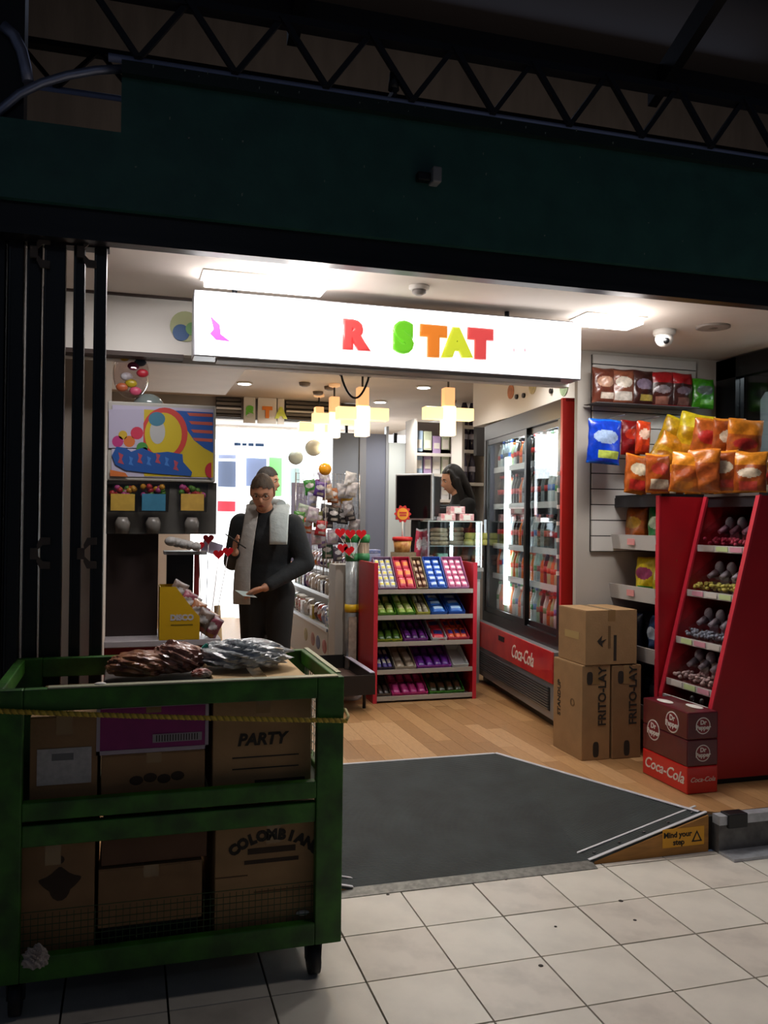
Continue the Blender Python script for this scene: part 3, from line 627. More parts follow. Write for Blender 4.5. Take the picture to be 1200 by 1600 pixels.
M_dp = mat('5c0d1c', .35, coat=.3, noise=.2, nscale=20); M_ck = mat('c81414', .35, coat=.3)
def case(lab, x0, x1, y0, y1, z0, z1, m_):
    t = T('drinks_case', lab, 'drinks case', ((x0+x1)/2, (y0+y1)/2, z0), 0, 'drinks cases stacked by the sweet stand'); MB().box(x0, x1, y0, y1, z0, z1).build('carton', m_, t, .006); return t
k0 = case('bright red soft drink case at the bottom of the drinks stack', 2.115, 2.285, .60, .97, FS+.001, .288, M_ck)
k1 = case('maroon soda case in the middle of the drinks stack', 2.115, 2.285, .60, .97, .289, .415, M_dp)
k2 = case('maroon soda case on top of the drinks stack', 2.115, 2.285, .60, .97, .416, .545, M_dp)
text('printed_text', 'Coca-Cola', .075, M_white, k0, (2.1145, .79, .225), '-X', ext=.0008, off=.001, shear=.35)
text('printed_text', 'Coca-Cola', .032, M_white, k0, (2.2, .5995, .225), ext=.0008, shear=.35)
def badge(par, p, n, r):
    p = Vector(p); n = Vector(n)
    MB().cyl(p, p+n*.0012, r, n=24).build('badge_ring', M_white, par); MB().cyl(p+n*.001, p+n*.0018, r*.88, n=24).build('badge', mat('7a1020', .4), par)
    f = '-X' if n.x else '-Y'
    for tx, dz in (('Dr', .38*r), ('Pepper', -.22*r)): text('badge_text', tx, r*.72, M_white, par, p+n*.0022+Vector((0, 0, dz)), f, ext=.0006, off=.0012)
badge(k2, (2.115, .72, .475), (-1, 0, 0), .052); badge(k1, (2.115, .875, .40), (-1, 0, 0), .052)
badge(k2, (2.2, .60, .48), (0, -1, 0), .04); badge(k1, (2.2, .60, .35), (0, -1, 0), .04)
MB().ball((2.17, .86, .5455), .03, .06, .0012, 12, 6).ball((2.24, .72, .5455), .03, .06, .0012, 12, 6).build('printed_spot', M_white, k2)
for y in (.74, .82): tag(MB().ball((2.30 if y > .8 else 2.296, y, .561), .012, .012, .015, 10, 8).build('bottle_stopper', M_black), 'small black stopper standing on the drinks stack, '+('farther one' if y > .8 else 'nearer one'), 'stopper')
# ================= COOLER =================
ang = math.atan2(.993, .115); cO = Vector((2.08, 1.87, FS)); ud = Vector((math.cos(ang), math.sin(ang), 0)); nd = Vector((ud.y, -ud.x, 0))
ck = T('drinks_cooler', 'tall two-door drinks cooler with red base and lit shelves', 'cooler', cO, ang)
CM = WM[ck]  # local: x along the front, -y into the cooler
def LB(x0, x1, d0, d1, z0, z1, b=None, m=0): return (b or MB()).box(x0, x1, -d1, -d0, z0-FS, z1-FS, m)
def onC(px, py, d=.06):
    P0 = cO+nd*d; dd = ray(px, py); tt = (P0-CP).dot(nd)/dd.dot(nd); q = CP+dd*tt; return (q-cO).dot(ud), q.z
CW = 1.70; TZ = 2.205
LB(0, CW, .0, .62, FS+.06, .64).build('base_cabinet', mat('8a8c90', .4, .4), ck, .004, local=True)
LB(.02, CW-.02, .05, .60, FS, FS+.06).build('plinth', M_black, ck, local=True)
LB(0, CW, -.012, .0, .445, .64).build('red_panel', mat('b01420', .35, noise=.3, nscale=6, c2='c8342c', coat=.4), ck, .003, local=True)
g = LB(.06, CW-.1, -.006, .0, FS+.11, .41).build('grille', mat('1f2123', .5), ck, local=True)
for i in range(9): LB(.07, CW-.11, -.014, -.006, FS+.118+i*.0165, FS+.126+i*.0165).build('louvre', mat('77797e', .35, .6), g, local=True)
LB(.95, 1.08, -.016, -.011, .565, .60).build('control_display', M_black, ck, local=True)
p_ = CM@Vector((.56, .0135, .53-FS))
text('printed_text', 'Coca-Cola', .13, M_white, ck, p_, ext=.001, off=.001, shear=.35, rot=(PI/2, 0, ang+PI), sx=.8)
LB(.0, .03, .04, .62, .64, TZ).build('side_panel', mat('c81c16', .4), ck, local=True); LB(CW-.03, CW, .06, .62, .64, TZ).build('side_panel', M_dkmetal, ck, local=True)
LB(.03, CW-.03, .60, .62, .64, TZ).build('back_panel', mat('b8bcc0', .4), ck, local=True)
LB(.0, CW, .06, .62, TZ-.02, TZ).build('top_panel', M_dkmetal, ck, local=True)
LB(.03, CW-.03, .06, .60, .64, .66).build('floor_panel', mat('8a8c90', .4), ck, local=True)
M_fr = mat('4a4643', .28, .8); M_frk = mat('0c0d0f', .3)
LB(.01, CW, .045, .07, TZ-.12, TZ).build('header_frame', M_fr, ck, .003, local=True)
LB(.01, CW, .045, .07, .64, .72).build('bottom_frame', M_frk, ck, local=True)
for a, b2, m_ in ((.03, .085, M_frk), (CW-.05, CW, M_fr)): LB(a, b2, .045, .075, .72, TZ-.12).build('frame_post', m_, ck, local=True)
uc = onC(822, 800, .06)[0]
for a, b2, dd in ((.085, uc+.05, .085), (uc-.02, CW-.05, .062)):
    dr = LB(a, b2, dd-.004, dd, .72, TZ-.12).build('door', glass((.94, .97, .97), .03), ck, local=True)
    fb = MB(); 
    for (xa, xb, za, zb) in ((a, a+.035, .72, TZ-.12), (b2-.045, b2, .72, TZ-.12)):
        LB(xa, xb, dd-.012, dd+.008, za, zb).build('door_stile', M_frk, dr, local=True)
    for (xa, xb, za, zb) in ((a, b2, .72, .76), (a, b2, TZ-.16, TZ-.12)):
        LB(xa, xb, dd-.010, dd+.006, za, zb).build('door_rail', M_frk if za < 1 else M_fr, dr, local=True)
    LB(b2-.03, b2-.02, dd-.035, dd-.012, 1.25, 1.45).build('door_handle', M_metal, dr, local=True)
u_, z_ = onC(793, 800, .12)
LB(u_-.035, u_+.035, .105, .13, .80, 1.93).build('light_tube', mat((.93, 1, 1), .5, emit=9, key='tube'), ck, local=True, label='glowing vertical light tube')
LB(.10, .13, .12, .14, .80, 2.0).build('light_tube', mat((.93, 1, 1), .5, emit=1.6, key='tube'), ck, local=True)
light('cooler_lamp', 'AREA', CM@Vector((.85, -.14, 1.92)), 6, (.9, .98, 1), 1.3, .05, (0, 0, ang))
light('cooler_lamp', 'AREA', CM@Vector((uc+.1, -.12, 1.1)), 5, (.9, .98, 1), .06, 1.2, (PI/2, 0, ang))
LV = [onC(865, y, .12)[1] for y in (984, 917, 860, 786, 717)]
KDN = ['dark cola bottle with red label', 'brown bottle with black cap', 'clear water bottle with blue label', 'green bottle with orange cap', 'grey bottle with red label', 'orange juice bottle', 'grey bottle with black cap', 'white bottle with green cap']
KD = [('14100e', 'b01818', 'c02020', .235), ('2a1a14', 'a82020', '1a1a1c', .23), ('c8d8dc', '3a70c0', '3a60c8', .24), ('a8c090', 'c84818', 'e06020', .21), ('b8c4c8', 'b81c28', 'd8d8d8', .22), ('d8702a', 'd84820', 'e86030', .2), ('8a98a0', '50585c', '303438', .24), ('e0e0dc', '58a060', '2a8a4a', .22)]
rowk = [[5, 7, 3, 5, 2, 7], [3, 5, 5, 4, 3, 5], [0, 1, 1, 2, 4, 6, 0], [1, 0, 6, 1, 0, 0], [4, 2, 6, 7, 2, 4]]
nm = ['bottom', 'second', 'third', 'fourth', 'top']
for k, z in enumerate(LV):
    z = max(z, .665)
    if k: LB(.05, CW-.05, .12, .56, z-.012, z).build('shelf', mat('c8ccd0', .3), ck, local=True); LB(.05, CW-.05, .112, .12, z-.03, z+.012).build('shelf_edge', mat('e0e4e8', .4), ck, local=True)
    i = 0; u = .10
    while u < CW-.08:
        kn = rowk[k][i % len(rowk[k])] if random.random() < .7 else random.randrange(8); kd = KD[kn]
        for dep in (.165, .25):
            p_ = CM@Vector((u, -dep, z-FS+.001))
            bottle('%s, %s cooler shelf, %s from near end, %s row' % (KDN[kn], nm[k], ORD[i], 'front' if dep < .2 else 'back'), p_, kd[3]*(1 if k < 4 else .9), .029, kd[0], kd[1], kd[2], 'bottles in the cooler, %s shelf %s' % (nm[k], 'front' if dep < .2 else 'behind'))
        u += .066; i += 1
for i in range(7):
    uu, zz = onC(873, 740+i*26, .04); 
    if .0 < uu < .1: LB(.035, .06, .03, .045, zz-.012, zz+.012).build('price_tag', M_white, ck, local=True)
# bulkhead above the cooler with stickers
S('wall_cooler', MB().box(2.30, 2.40, 1.70, 3.75, 2.22, 2.60), M_white)
for j, (px, py, c_, lab) in enumerate([(798, 612, 'd08048', 'orange'), (832, 604, 'c8b888', 'cream'), (881, 606, '9ab08a', 'green and yellow')]):
    q = onX(px, py, 2.298); tag(MB().cyl((2.296, q.y, q.z), (2.30, q.y, q.z), .055, n=14).build('wall_sticker', mat(c_, .6, noise=.4, nscale=20)), 'round %s sticker on the bulkhead above the drinks cooler' % lab, 'sticker')
for px, py, lab in [(808, 620, 'left'), (819, 618, 'middle'), (862, 611, 'right')]:
    q = onX(px, py, 2.298); tag(MB().cyl((2.285, q.y, q.z), (2.30, q.y, q.z), .018, n=10).build('black_dot', M_black), 'small black fixing on the cooler bulkhead, %s one of three' % lab, 'fixing')
# ================= GONDOLA =================
GX0, GX1, GY = 1.215, 1.985, 2.88
gd = T('sweet_rack', 'red five-tier sweet rack standing in the middle of the shop floor', 'shelf unit', ((GX0+GX1)/2, GY+.2, FS))
gz = [onY(660, y, GY).z for y in (1087, 1046, 1003, 962, 922)]; gt = onY(600, 880, GY).z
for x in (GX0, GX1-.025):
    MB().box(x, x+.025, GY, GY+.42, FS, gt).build('side_panel', M_red, gd); MB().box(x-.002, x+.027, GY-.006, GY, FS, gt+.003).build('panel_edge', M_redlip, gd)
MB().box(GX0+.025, GX1-.025, GY+.38, GY+.40, FS+.03, gt-.02).build('back_panel', mat('57534f', .6), gd)
for z in gz:
    MB().box(GX0+.025, GX1-.025, GY+.01, GY+.38, z-.016, z-.006).build('shelf', mat('8a8078', .5), gd)
    MB().box(GX0+.025, GX1-.025, GY-.004, GY+.01, z-.024, z+.006).build('shelf_edge', mat('a39c92', .45), gd)
PKM = {}
def pack_mesh(w_, h_, t_, col, c2):
    k = (w_, h_, t_, col, c2)
    if k not in PKM:
        b = MB()
        for sg in (1, -1):
            b.grid(lambda u, v: ((u-.5)*w_, (v-.5)*h_, sg*t_*.5*max(0, (1-abs(2*u-1)**3)*(1-abs(2*v-1)**3))**.5), 6, 6, mf=lambda u, v: 1 if abs(v-.5) < .2 and abs(u-.5) < .36 else 0)
        PKM[k] = b.mesh('sweet_pack', [mat(col, .3, coat=.3), mat(c2, .35)])
    return PKM[k]
LEV = ['bottom', 'fourth', 'middle', 'second', 'top']
def tray(lev, px0, px1, tcol, pcol, pc2, nx, ny, desc, tilt=.42, steep=False, empty=False):
    z = gz[lev]; x0 = onY(px0, 1000, GY).x; x1 = onY(px1, 1000, GY).x; x0 = max(x0, GX0+.03); x1 = min(x1, GX1-.03)
    tl = .75 if lev == 4 else tilt
    cx = (x0+x1)/2; wd = x1-x0-.006
    t = T('display_tray', '%s tray of %s, %s shelf of the red sweet rack' % (tcol[1], desc, LEV[lev]), 'display tray', (cx, GY+.02, z-.004), 0, None, (tl, 0, 0))
    dp = .24 if lev < 4 else .27; hh = .045
    m_ = mat(tcol[0], .5)
    MB().box(-wd/2, wd/2, 0, dp, 0, .003).build('tray_floor', m_, t, local=True)
    MB().box(-wd/2, wd/2, 0, .003, 0, hh*.7).build('tray_front', m_, t, local=True)
    MB().box(-wd/2, wd/2, dp-.003, dp, 0, hh*1.5).build('tray_back', m_, t, local=True)
    for s in (-1, 1): MB().prism([(s*wd/2, 0, 0), (s*wd/2, dp, 0), (s*wd/2, dp, hh*1.5), (s*wd/2, 0, hh*.7)], (-s*.003, 0, 0)).build('tray_side', m_, t, local=True)
    if empty: return
    pw, pl = (wd-.012)/nx, (dp-.012)/ny
    me = pack_mesh(round(pw*.96, 3), round(pl*1.15, 3), .035, pcol, pc2)
    for i in range(nx):
        for j in range(ny):
            o = bpy.data.objects.new('sweet_pack', me); COL.objects.link(o)
            o.matrix_world = WM[t]@Matrix.Translation((-wd/2+.006+pw*(i+.5), .006+pl*(j+.5), .024+.004*random.random()+.006*j*.3))@Euler((.12, random.uniform(-.05, .05), random.uniform(-.12, .12))).to_matrix().to_4x4()
            tag(o, '%s, %s tray, %s shelf, %s from left, %s row' % (desc.replace(' and ', '-'), tcol[1], LEV[lev], ORD[i], ORD[j]), 'sweet packet', '%s, %s shelf' % (desc, LEV[lev]))
tray(4, 590, 621, ('8a6f90', 'lilac'), 'c8cad8', 'd8cf60', 3, 5, 'white packs with yellow centres')
tray(4, 622, 650, ('c03058', 'pink'), 'c83a50', 'e08a40', 2, 3, 'pink and orange packs')
tray(4, 651, 669, ('9a8868', 'beige'), '5a3020', 'b89878', 2, 4, 'brown chocolate packs')
tray(4, 670, 699, ('3a62b8', 'blue'), '3a68c8', 'c0d4ec', 2, 5, 'blue gum packs')
tray(4, 700, 733, ('b878a8', 'mauve'), 'd878a0', 'e8dce0', 3, 5, 'pink and white gum packs')
tray(3, 590, 620, ('4a8a18', 'green'), '8aa848', 'd8dc90', 2, 2, 'pale green sweets')
tray(3, 621, 650, ('3f7f1a', 'dark green'), '9ab850', 'dce0a0', 2, 2, 'yellow-green sweets')
tray(3, 652, 673, ('b0b040', 'yellow'), '8c8470', 'c8c0a0', 2, 2, 'grey wrapped sweets')
tray(3, 674, 700, ('1a50a8', 'blue'), '2868c0', 'b8d4ec', 1, 3, 'blue foil packs')
tray(3, 701, 728, ('1646a0', 'royal blue'), '2060b8', 'a8c8e8', 1, 3, 'bright blue foil packs')
tray(2, 588, 630, ('8a9a18', 'yellow-green'), '2c4a18', '4a6a20', 3, 2, 'dark green bars')
tray(2, 632, 670, ('7a2a90', 'purple'), '3c1050', '6a2a80', 3, 2, 'dark purple bars')
tray(2, 676, 700, ('c8c8cc', 'white'), 'c02838', '20306a', 1, 2, 'red and navy packs')
tray(2, 701, 735, ('c83a58', 'red'), 'd0502a', '3a3080', 3, 2, 'orange and purple gum packs')
tray(1, 588, 617, ('2a2030', 'dark'), '40307a', 'c8c4b8', 3, 2, 'navy and cream bars')
tray(1, 618, 652, ('a8a090', 'grey card'), '8a7a68', 'b0a898', 2, 1, 'flat grey-brown bars')
tray(1, 653, 707, ('8a2aa0', 'bright purple'), '4a1470', '6c2c98', 4, 2, 'glossy purple bars')
tray(1, 709, 734, ('c4c8c8', 'empty white'), None, None, 0, 0, 'nothing', empty=True)
tray(0, 588, 613, ('5a4a40', 'brown'), '241c1a', '4a3a34', 2, 2, 'dark brown bars')
tray(0, 614, 671, ('c02878', 'magenta'), 'a01868', 'd05098', 4, 2, 'magenta packs')
tray(0, 673, 728, ('3a8a28', 'bright green'), '2a2c18', '5a3a28', 4, 2, 'dark brown packs')
# ================= COUNTER =================
ctr = T('sales_counter', 'white sales counter behind the red sweet rack', 'counter', (1.8, 3.65, FS))
MB().box(1.22, 2.24, 3.42, 3.95, FS, 1.04).build('body', mat('9a9c98', .5), ctr); MB().box(1.20, 2.26, 3.40, 3.97, 1.04, 1.07).build('worktop', mat('6c6a66', .4), ctr)
MB().box(1.96, 2.24, 3.398, 3.42, .98, 1.04).build('dark_trim', M_black, ctr)
gx0, gx1 = 1.80, 2.255
gc = T('glass_cabinet', 'glass food cabinet full of cakes on the sales counter', 'display cabinet', (2.03, 3.6, 1.071))
GCY0, GCY1, GCT = 3.43, 3.85, 1.43
MB().box(gx0, gx1, GCY0, GCY1, 1.071, 1.085).build('base', mat('3a3836', .4), gc)
MB().box(gx0, gx1, GCY0, GCY0+.004, 1.085, GCT).build('front_glass', glass(), gc); MB().box(gx0, gx0+.004, GCY0, GCY1, 1.085, GCT).build('side_glass', glass(), gc)
MB().box(gx0, gx1, GCY0, GCY1, GCT, GCT+.008).build('top_glass', mat('b0b8b4', .15), gc)
MB().box(gx0+.005, gx1, GCY0+.006, GCY1, 1.235, 1.243).build('glass_shelf', mat('8e9894', .2), gc)
MB().box(gx0, gx1, GCY1-.01, GCY1, 1.085, GCT).build('back', mat('2a2826', .5), gc)
for x in (gx0, gx1-.012): MB().box(x, x+.012, GCY0-.006, GCY0, 1.071, GCT+.006).build('frame_post', M_metal, gc)
def cake(px, z, r, h_, c_, lab, Y=3.52, n=4):
    q = onY(px, 850, Y)
    t = T('cake_stack', lab, 'food', (q.x, Y, z)); 
    for i in range(n):
        MB().lathe([(r*.9, 0), (r, h_*.3), (r*.97, h_*.8), (r*.8, h_)], (q.x+random.uniform(-.006, .006), Y, z+i*h_), 14).build('sandwich' if n > 2 else 'pastry', mat(c_, .6, noise=.25, nscale=40), t)
cake(686, 1.244, .072, .034, 'a89878', 'stack of beige wrapped sandwiches at the left of the upper cabinet shelf'); cake(712, 1.244, .07, .036, 'b8a684', 'stack of beige wrapped sandwiches in the middle of the upper cabinet shelf', 3.62)
for i, px in enumerate((733, 746, 757)): cake(px, 1.244, .042, .05, 'b8b860', 'pale green-yellow pastry on the upper cabinet shelf, number %s of the row from the middle' % ('one', 'two', 'three')[i], 3.5, 2)
q = onY(690, 870, 3.5); tag(MB().box(q.x-.04, q.x+.05, 3.48, 3.56, 1.086, 1.18).build('mint_box', mat('8fc8ac', .5, noise=.2, nscale=30), None, .01), 'mint green box on the lower shelf of the food cabinet', 'box')
for i, px in enumerate((672, 727, 745)): cake(px, 1.086, .035 if i == 0 else .05, .04, ('77706c', '4a2c1c', '5a3420')[i], ('small grey pastry left of the mint green box', 'dark chocolate cake right of the mint green box', 'dark chocolate cake at the right end of the lower cabinet shelf')[i], 3.5, 2)
for i, (px, py) in enumerate(((697, 806), (726, 806), (712, 794))):
    q = onY(px, py, 3.55); z = GCT+.009+(.058 if i == 2 else 0)
    t = T('cake_box', ('pink and white sweet box at the left on the glass cabinet', 'pink and white sweet box at the right on the glass cabinet', 'pink and white sweet box on top of the other two on the cabinet')[i], 'box', (q.x, 3.55, z))
    MB().box(q.x-.062, q.x+.062, 3.50, 3.60, z, z+.056).build('carton', mat('c87a80', .4, noise=.5, nscale=30, c2='e8d8d4'), t, .003); MB().box(q.x-.03, q.x+.03, 3.497, 3.5, z+.008, z+.046).build('front_label', M_white, t)
# counter-top goods
M_cy = mat('d8b020', .5)
q = onY(630, 803, 3.46)
ls = T('flower_sign', 'round orange flower-shaped sign with a red edge above the red-lidded tub', 'sign', (q.x, 3.46, q.z-.1))
fb = [(q.x+.062*(1+.12*math.cos(10*t))*math.cos(t), 3.47, q.z+.062*(1+.12*math.cos(10*t))*math.sin(t)) for t in [2*PI*i/60 for i in range(60)]]
MB().prism(fb, (0, .006, 0)).build('edge', mat('b81818', .5), ls)
MB().cyl((q.x, 3.466, q.z), (q.x, 3.47, q.z), .046, n=24).build('face', mat('e0961c', .5), ls)
MB().box(q.x-.03, q.x+.03, 3.463, 3.466, q.z+.002, q.z+.016).box(q.x-.026, q.x+.026, 3.463, 3.466, q.z-.018, q.z-.004).build('face_text', mat('b83018', .5), ls)
MB().cyl((q.x, 3.475, q.z-.06), (q.x, 3.475, 1.30), .006, n=8).build('stick', M_white, ls)
q = onY(631, 845, 3.46)
tb = T('lidded_tub', 'amber tub with red lid on the counter behind the red rack', 'tub', (q.x, 3.5, 1.19))
MB().lathe([(.06, 0), (.072, .09)], (q.x, 3.5, 1.19), 18).build('tub_body', mat('a8602a', .35, noise=.6, nscale=25, c2='d8a860'), tb)
MB().lathe([(.078, .09), (.078, .115), (.06, .12)], (q.x, 3.5, 1.19), 18).build('lid', mat('c01818', .4), tb)
tag(MB().lathe([(.085, 0), (.10, .045), (.10, .118), (.092, .118), (.08, .02)], (q.x+.01, 3.5, 1.071), 18).build('wicker_basket', mat('6e5c42', .8, noise=.3, nscale=60)), 'brown woven basket under the red-lidded tub', 'basket')
q = onY(575, 845, 3.46)
for i in range(4): tag(MB().box(q.x-.10, q.x+.09, 3.42, 3.56, 1.10+i*.028, 1.126+i*.028).build('flat_box', mat(('4a4a8a', '6a78b0', '8a90b8', '3a5a9a')[i], .5, noise=.5, nscale=30, c2='b0a8b8'), None, .003), 'flat blue patterned box left of the basket, %s of the stack' % ('lowest', 'second', 'third', 'topmost')[i], 'box')
tag(MB().box(1.06, 1.20, 3.40, 3.62, FS, 1.098).build('box_stand', mat('a09a92', .5)), 'grey pedestal under the flat blue boxes', 'stand')
SN = ['lowest', 'second', 'third', 'topmost']
CN = {'9ab0c8': 'pale blue', '5a90c0': 'blue', 'a890b8': 'lilac', 'b8c0a8': 'pale green', 'c8c8c8': 'grey', '2a2438': 'black', '3a3448': 'dark grey', '55506a': 'purple-grey', '8a88a0': 'light grey'}
q = onY(655, 835, 3.5)
for i, (px, c_, lab) in enumerate([(652, 'c04058', 'small red ornament left of the till'), (660, 'a8a8a8', 'silver wrapped item right of the red-lidded tub'), (668, '9a8890', 'pale wrapped item beside the glass cabinet')]):
    q = onY(px, 850, 3.56); bag('wrapped_sweet', lab, 'sweets', (q.x, 3.58+.02*i, 1.071), .07, (.30, .24, .20)[i], .03, (c_, 'c8c8cc', 'd8d0d4', c_), 'logo', (0, .1, .3))
# till monitor
q = onY(648, 778, 3.62)
mo = T('till_monitor', 'black and silver till monitor on the counter beside the cashier', 'monitor', (q.x, 3.62, 1.071), math.radians(-48))
MB().box(-.17, .17, -.02, .01, .37, .74).build('casing', mat('a8a8aa', .35, .5), mo, .006, local=True)
MB().box(-.155, .155, -.024, -.02, .385, .725).build('screen', mat('08080c', .12), mo, local=True)
MB().box(-.10, .17, .01, .12, .40, .72).build('back_housing', M_black2, mo, .01, local=True)
MB().box(-.03, .03, .0, .04, .02, .40).build('stand_neck', M_black, mo, local=True); MB().box(-.10, .10, -.10, .12, 0, .02).build('stand_base', M_black, mo, local=True)
# card reader / receipt printer
tag(MB().box(1.96, 2.2, 3.68, 3.84, GCT+.009, GCT+.12).box(1.98, 2.18, 3.70, 3.80, GCT+.12, GCT+.14).build('receipt_printer', M_black, None, .008), 'black receipt printer behind the pink sweet boxes', 'printer')
# ================= BACK SHELVES =================
def shelving(lab, X0, X1, Y, zs, cols, n, bot):
    t = T('wall_shelving', lab, 'shelving', ((X0+X1)/2, Y, FS))
    MB().box(X0, X1, Y+.28, Y+.30, FS, 2.45).build('back_board', mat('b0a8ac', .6), t)
    for x in (X0, X1-.025): MB().box(x, x+.025, Y, Y+.28, FS, 2.45).build('upright', M_white, t)
    for i, z in enumerate(zs):
        MB().box(X0+.025, X1-.025, Y, Y+.28, z-.03, z).build('shelf', M_white, t)
        x = X0+.06; kk = 0
        while x < X1-.05:
            c_ = random.choice(cols); ps = '%s from the left, shelf at %s height' % (ORD[kk], ['knee', 'waist', 'chest', 'head'][min(3, sorted(zs).index(z))]); kk += 1
            if bot: bottle('%s bottle behind the cashier, %s' % (CN[c_], ps), (x, Y+.10, z+.001), .30, .036, c_, 'c8c4d4', '2a2a30', 'bottles on the right back shelving'); x += .085
            else:
                h_ = random.uniform(.16, .26); tag(MB().box(x-.04, x+.04, Y+.05, Y+.13, z+.001, z+h_).box(x-.03, x+.03, Y+.047, Y+.05, z+.05, z+h_*.6, 1).build('packet', [mat(c_, .5), M_white]), '%s packet on the left back shelving, %s' % (CN[c_], ps), 'packet', 'packets on the left back shelving'); x += .095
a, b2 = onY(648, 700, 5.2).x, onY(712, 700, 5.2).x
shelving('white shelving with coloured packets behind the till monitor', a, b2, 5.2, [onY(680, y, 5.2).z for y in (708, 740, 780)], ['9ab0c8', '5a90c0', 'a890b8', 'b8c0a8', 'c8c8c8'], 1, False)
a3, b3 = onY(722, 700, 4.9).x, onY(764, 700, 4.9).x
shelving('white shelving with rows of dark bottles behind the cashier', a3, 2.94, 4.9, [onY(740, y, 4.9).z for y in (754, 703, 665, 815)], ['2a2438', '3a3448', '55506a', '8a88a0'], 1, True)
a4, b4 = onY(742, 640, 4.6).x, onY(768, 640, 4.6).x
tag(MB().box(a4, b4, 4.55, 4.62, 2.05, 2.599).build('signboard', mat('1c1614', .5)), 'black signboard hanging from the ceiling above the cashier', 'signboard')
# ================= PARTITION, REAR =================
pt = T('partition', 'grey partition panels with silver posts behind the counter', 'partition', (1.9, 5.62, FS))
xs_ = [onY(x, 740, 5.6).x for x in (520, 561, 571, 602, 606, 648)]
MB().box(xs_[0], xs_[1], 5.6, 5.63, FS, 2.32).build('panel', mat('7c828c', .5), pt); MB().box(xs_[2], xs_[3], 5.6, 5.63, FS, 2.32).build('panel', mat('74798a', .5), pt)
MB().box(xs_[1], xs_[2], 5.58, 5.65, FS, 2.40).build('post', mat('9a9ca2', .35, .5), pt); MB().box(xs_[3], xs_[4], 5.58, 5.65, FS, 2.40).build('post', mat('b0b4ba', .35, .5), pt)
MB().box(xs_[4], xs_[5]+.2, 5.57, 5.60, FS, onY(625, 692, 5.57).z).build('white_panel', mat('c8d0d0', .5), pt)
lb = [onY(x, 670, 6.6).x for x in (540, 648)]
tl = T('light_panel', 'long white lit panel seen over the grey partition', 'light panel', (lb[0]+.5, 6.6, 2.1))
MB().box(lb[0], lb[1], 6.6, 6.66, 2.05, 2.42).build('lit_face', mat((.95, .95, 1), .5, emit=2.2, key='rear'), tl); q = onY(618, 670, 6.58).x
MB().box(q-.02, q+.02, 6.57, 6.6, 2.03, 2.44).build('divider', M_black2, tl)
MB().box(lb[0], lb[0]+.03, 6.61, 6.65, 2.42, 2.60).box(lb[1]-.03, lb[1], 6.61, 6.65, 2.42, 2.60).build('hanger', M_black2, tl)
# rear shopfront with daylight
RY = 8.2
def RX(px): return onY(px, 700, RY).x
def RZ(py): return onY(420, py, RY).z
rw = T('window_2', 'w', 'window', (1.5, RY, FS)); del rw['label']; del rw['category']; rw['kind'] = 'structure'
M_day = mat((.93, .98, 1), .5, emit=1.7, key='day'); M_wf = mat('e6eaec', .5)
MB().box(RX(300), RX(560), RY+.10, RY+.12, FS, RZ(656)).build('daylight_pane', M_day, rw)
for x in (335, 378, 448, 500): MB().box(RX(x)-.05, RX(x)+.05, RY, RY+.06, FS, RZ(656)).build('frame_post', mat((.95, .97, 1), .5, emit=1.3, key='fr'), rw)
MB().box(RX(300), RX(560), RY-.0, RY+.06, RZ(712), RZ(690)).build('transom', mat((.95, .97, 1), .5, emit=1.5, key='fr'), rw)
for a, b2, y0, y1, c_ in ((342, 370, 762, 722, '6a7894'), (386, 418, 760, 716, '8090b4'), (422, 446, 775, 714, '8ae08a'), (342, 370, 718, 712, '8a94b0'), (340, 370, 800, 784, 'd04858'), (452, 470, 775, 730, 'a8c0c0')):
    MB().box(RX(a), RX(b2), RY+.06, RY+.08, RZ(y0), RZ(y1)).build('pane', mat(c_, .5, emit=.9, key='pane'), rw)
for i, (x0, x1) in enumerate(((366, 376), (378, 385), (388, 396), (399, 412))): MB().box(RX(x0), RX(x1), RY-.01, RY, RZ(698), RZ(693.5)).build('blue_lettering', mat('4a78b8', .5), rw)
S('wall_bulkhead', MB().box(-.85, 1.62, 5.46, 5.55, onY(420, 657, 5.46).z, 2.60), mat('958c82', .6))
# upper bulkhead with grilles and letter boards
bk = T('ventilation_bulkhead', 'dark slatted ventilation bulkhead above the bright rear entrance', 'ventilation grille', (1.0, 5.4, 2.45))
YB = 5.4
for (a, b2) in ((338, 377), (447, 520), (535, 556)):
    xa, xb = onY(a, 640, YB).x, onY(b2, 640, YB).x; za, zb = onY(420, 655, YB).z, min(2.598, onY(420, 624, YB).z)
    MB().box(xa, xb, YB+.03, YB+.05, za, zb).build('grille_back', mat('2e2824', .7), bk)
    for i in range(5):
        z = za+(zb-za)*(i+.5)/5; MB().box(xa, xb, YB, YB+.03, z-.016, z+.010).build('slat', mat('6e6760', .6) if i % 2 else mat('4c443e', .6), bk)
    MB().box(xa, xb, YB-.02, YB, onY(420, 641, YB).z-.012, onY(420, 641, YB).z+.006).build('rail', M_white, bk)
for a, b2, ch, c_, lab in ((381, 399, 'S', '6ac03a', 'white board with a green letter hanging at the rear'), (403, 432, 'T', 'e8822a', 'white board with an orange letter hanging at the rear'), (434, 444, 'A', 'd0d850', 'narrow white board with a yellow letter hanging at the rear')):
    xa, xb = onY(a, 640, 5.35).x, onY(b2, 640, 5.35).x; za, zb = onY(420, 662, 5.35).z, 2.598
    t = T('letter_board', lab, 'sign', ((xa+xb)/2, 5.35, za)); MB().box(xa, xb, 5.35, 5.38, za, zb).build('board', M_white, t)
    text('balloon_letter', ch, .13, mat(c_, .4), t, ((xa+xb)/2, 5.345, (za+zb)/2-.02), ext=.004, off=.012)
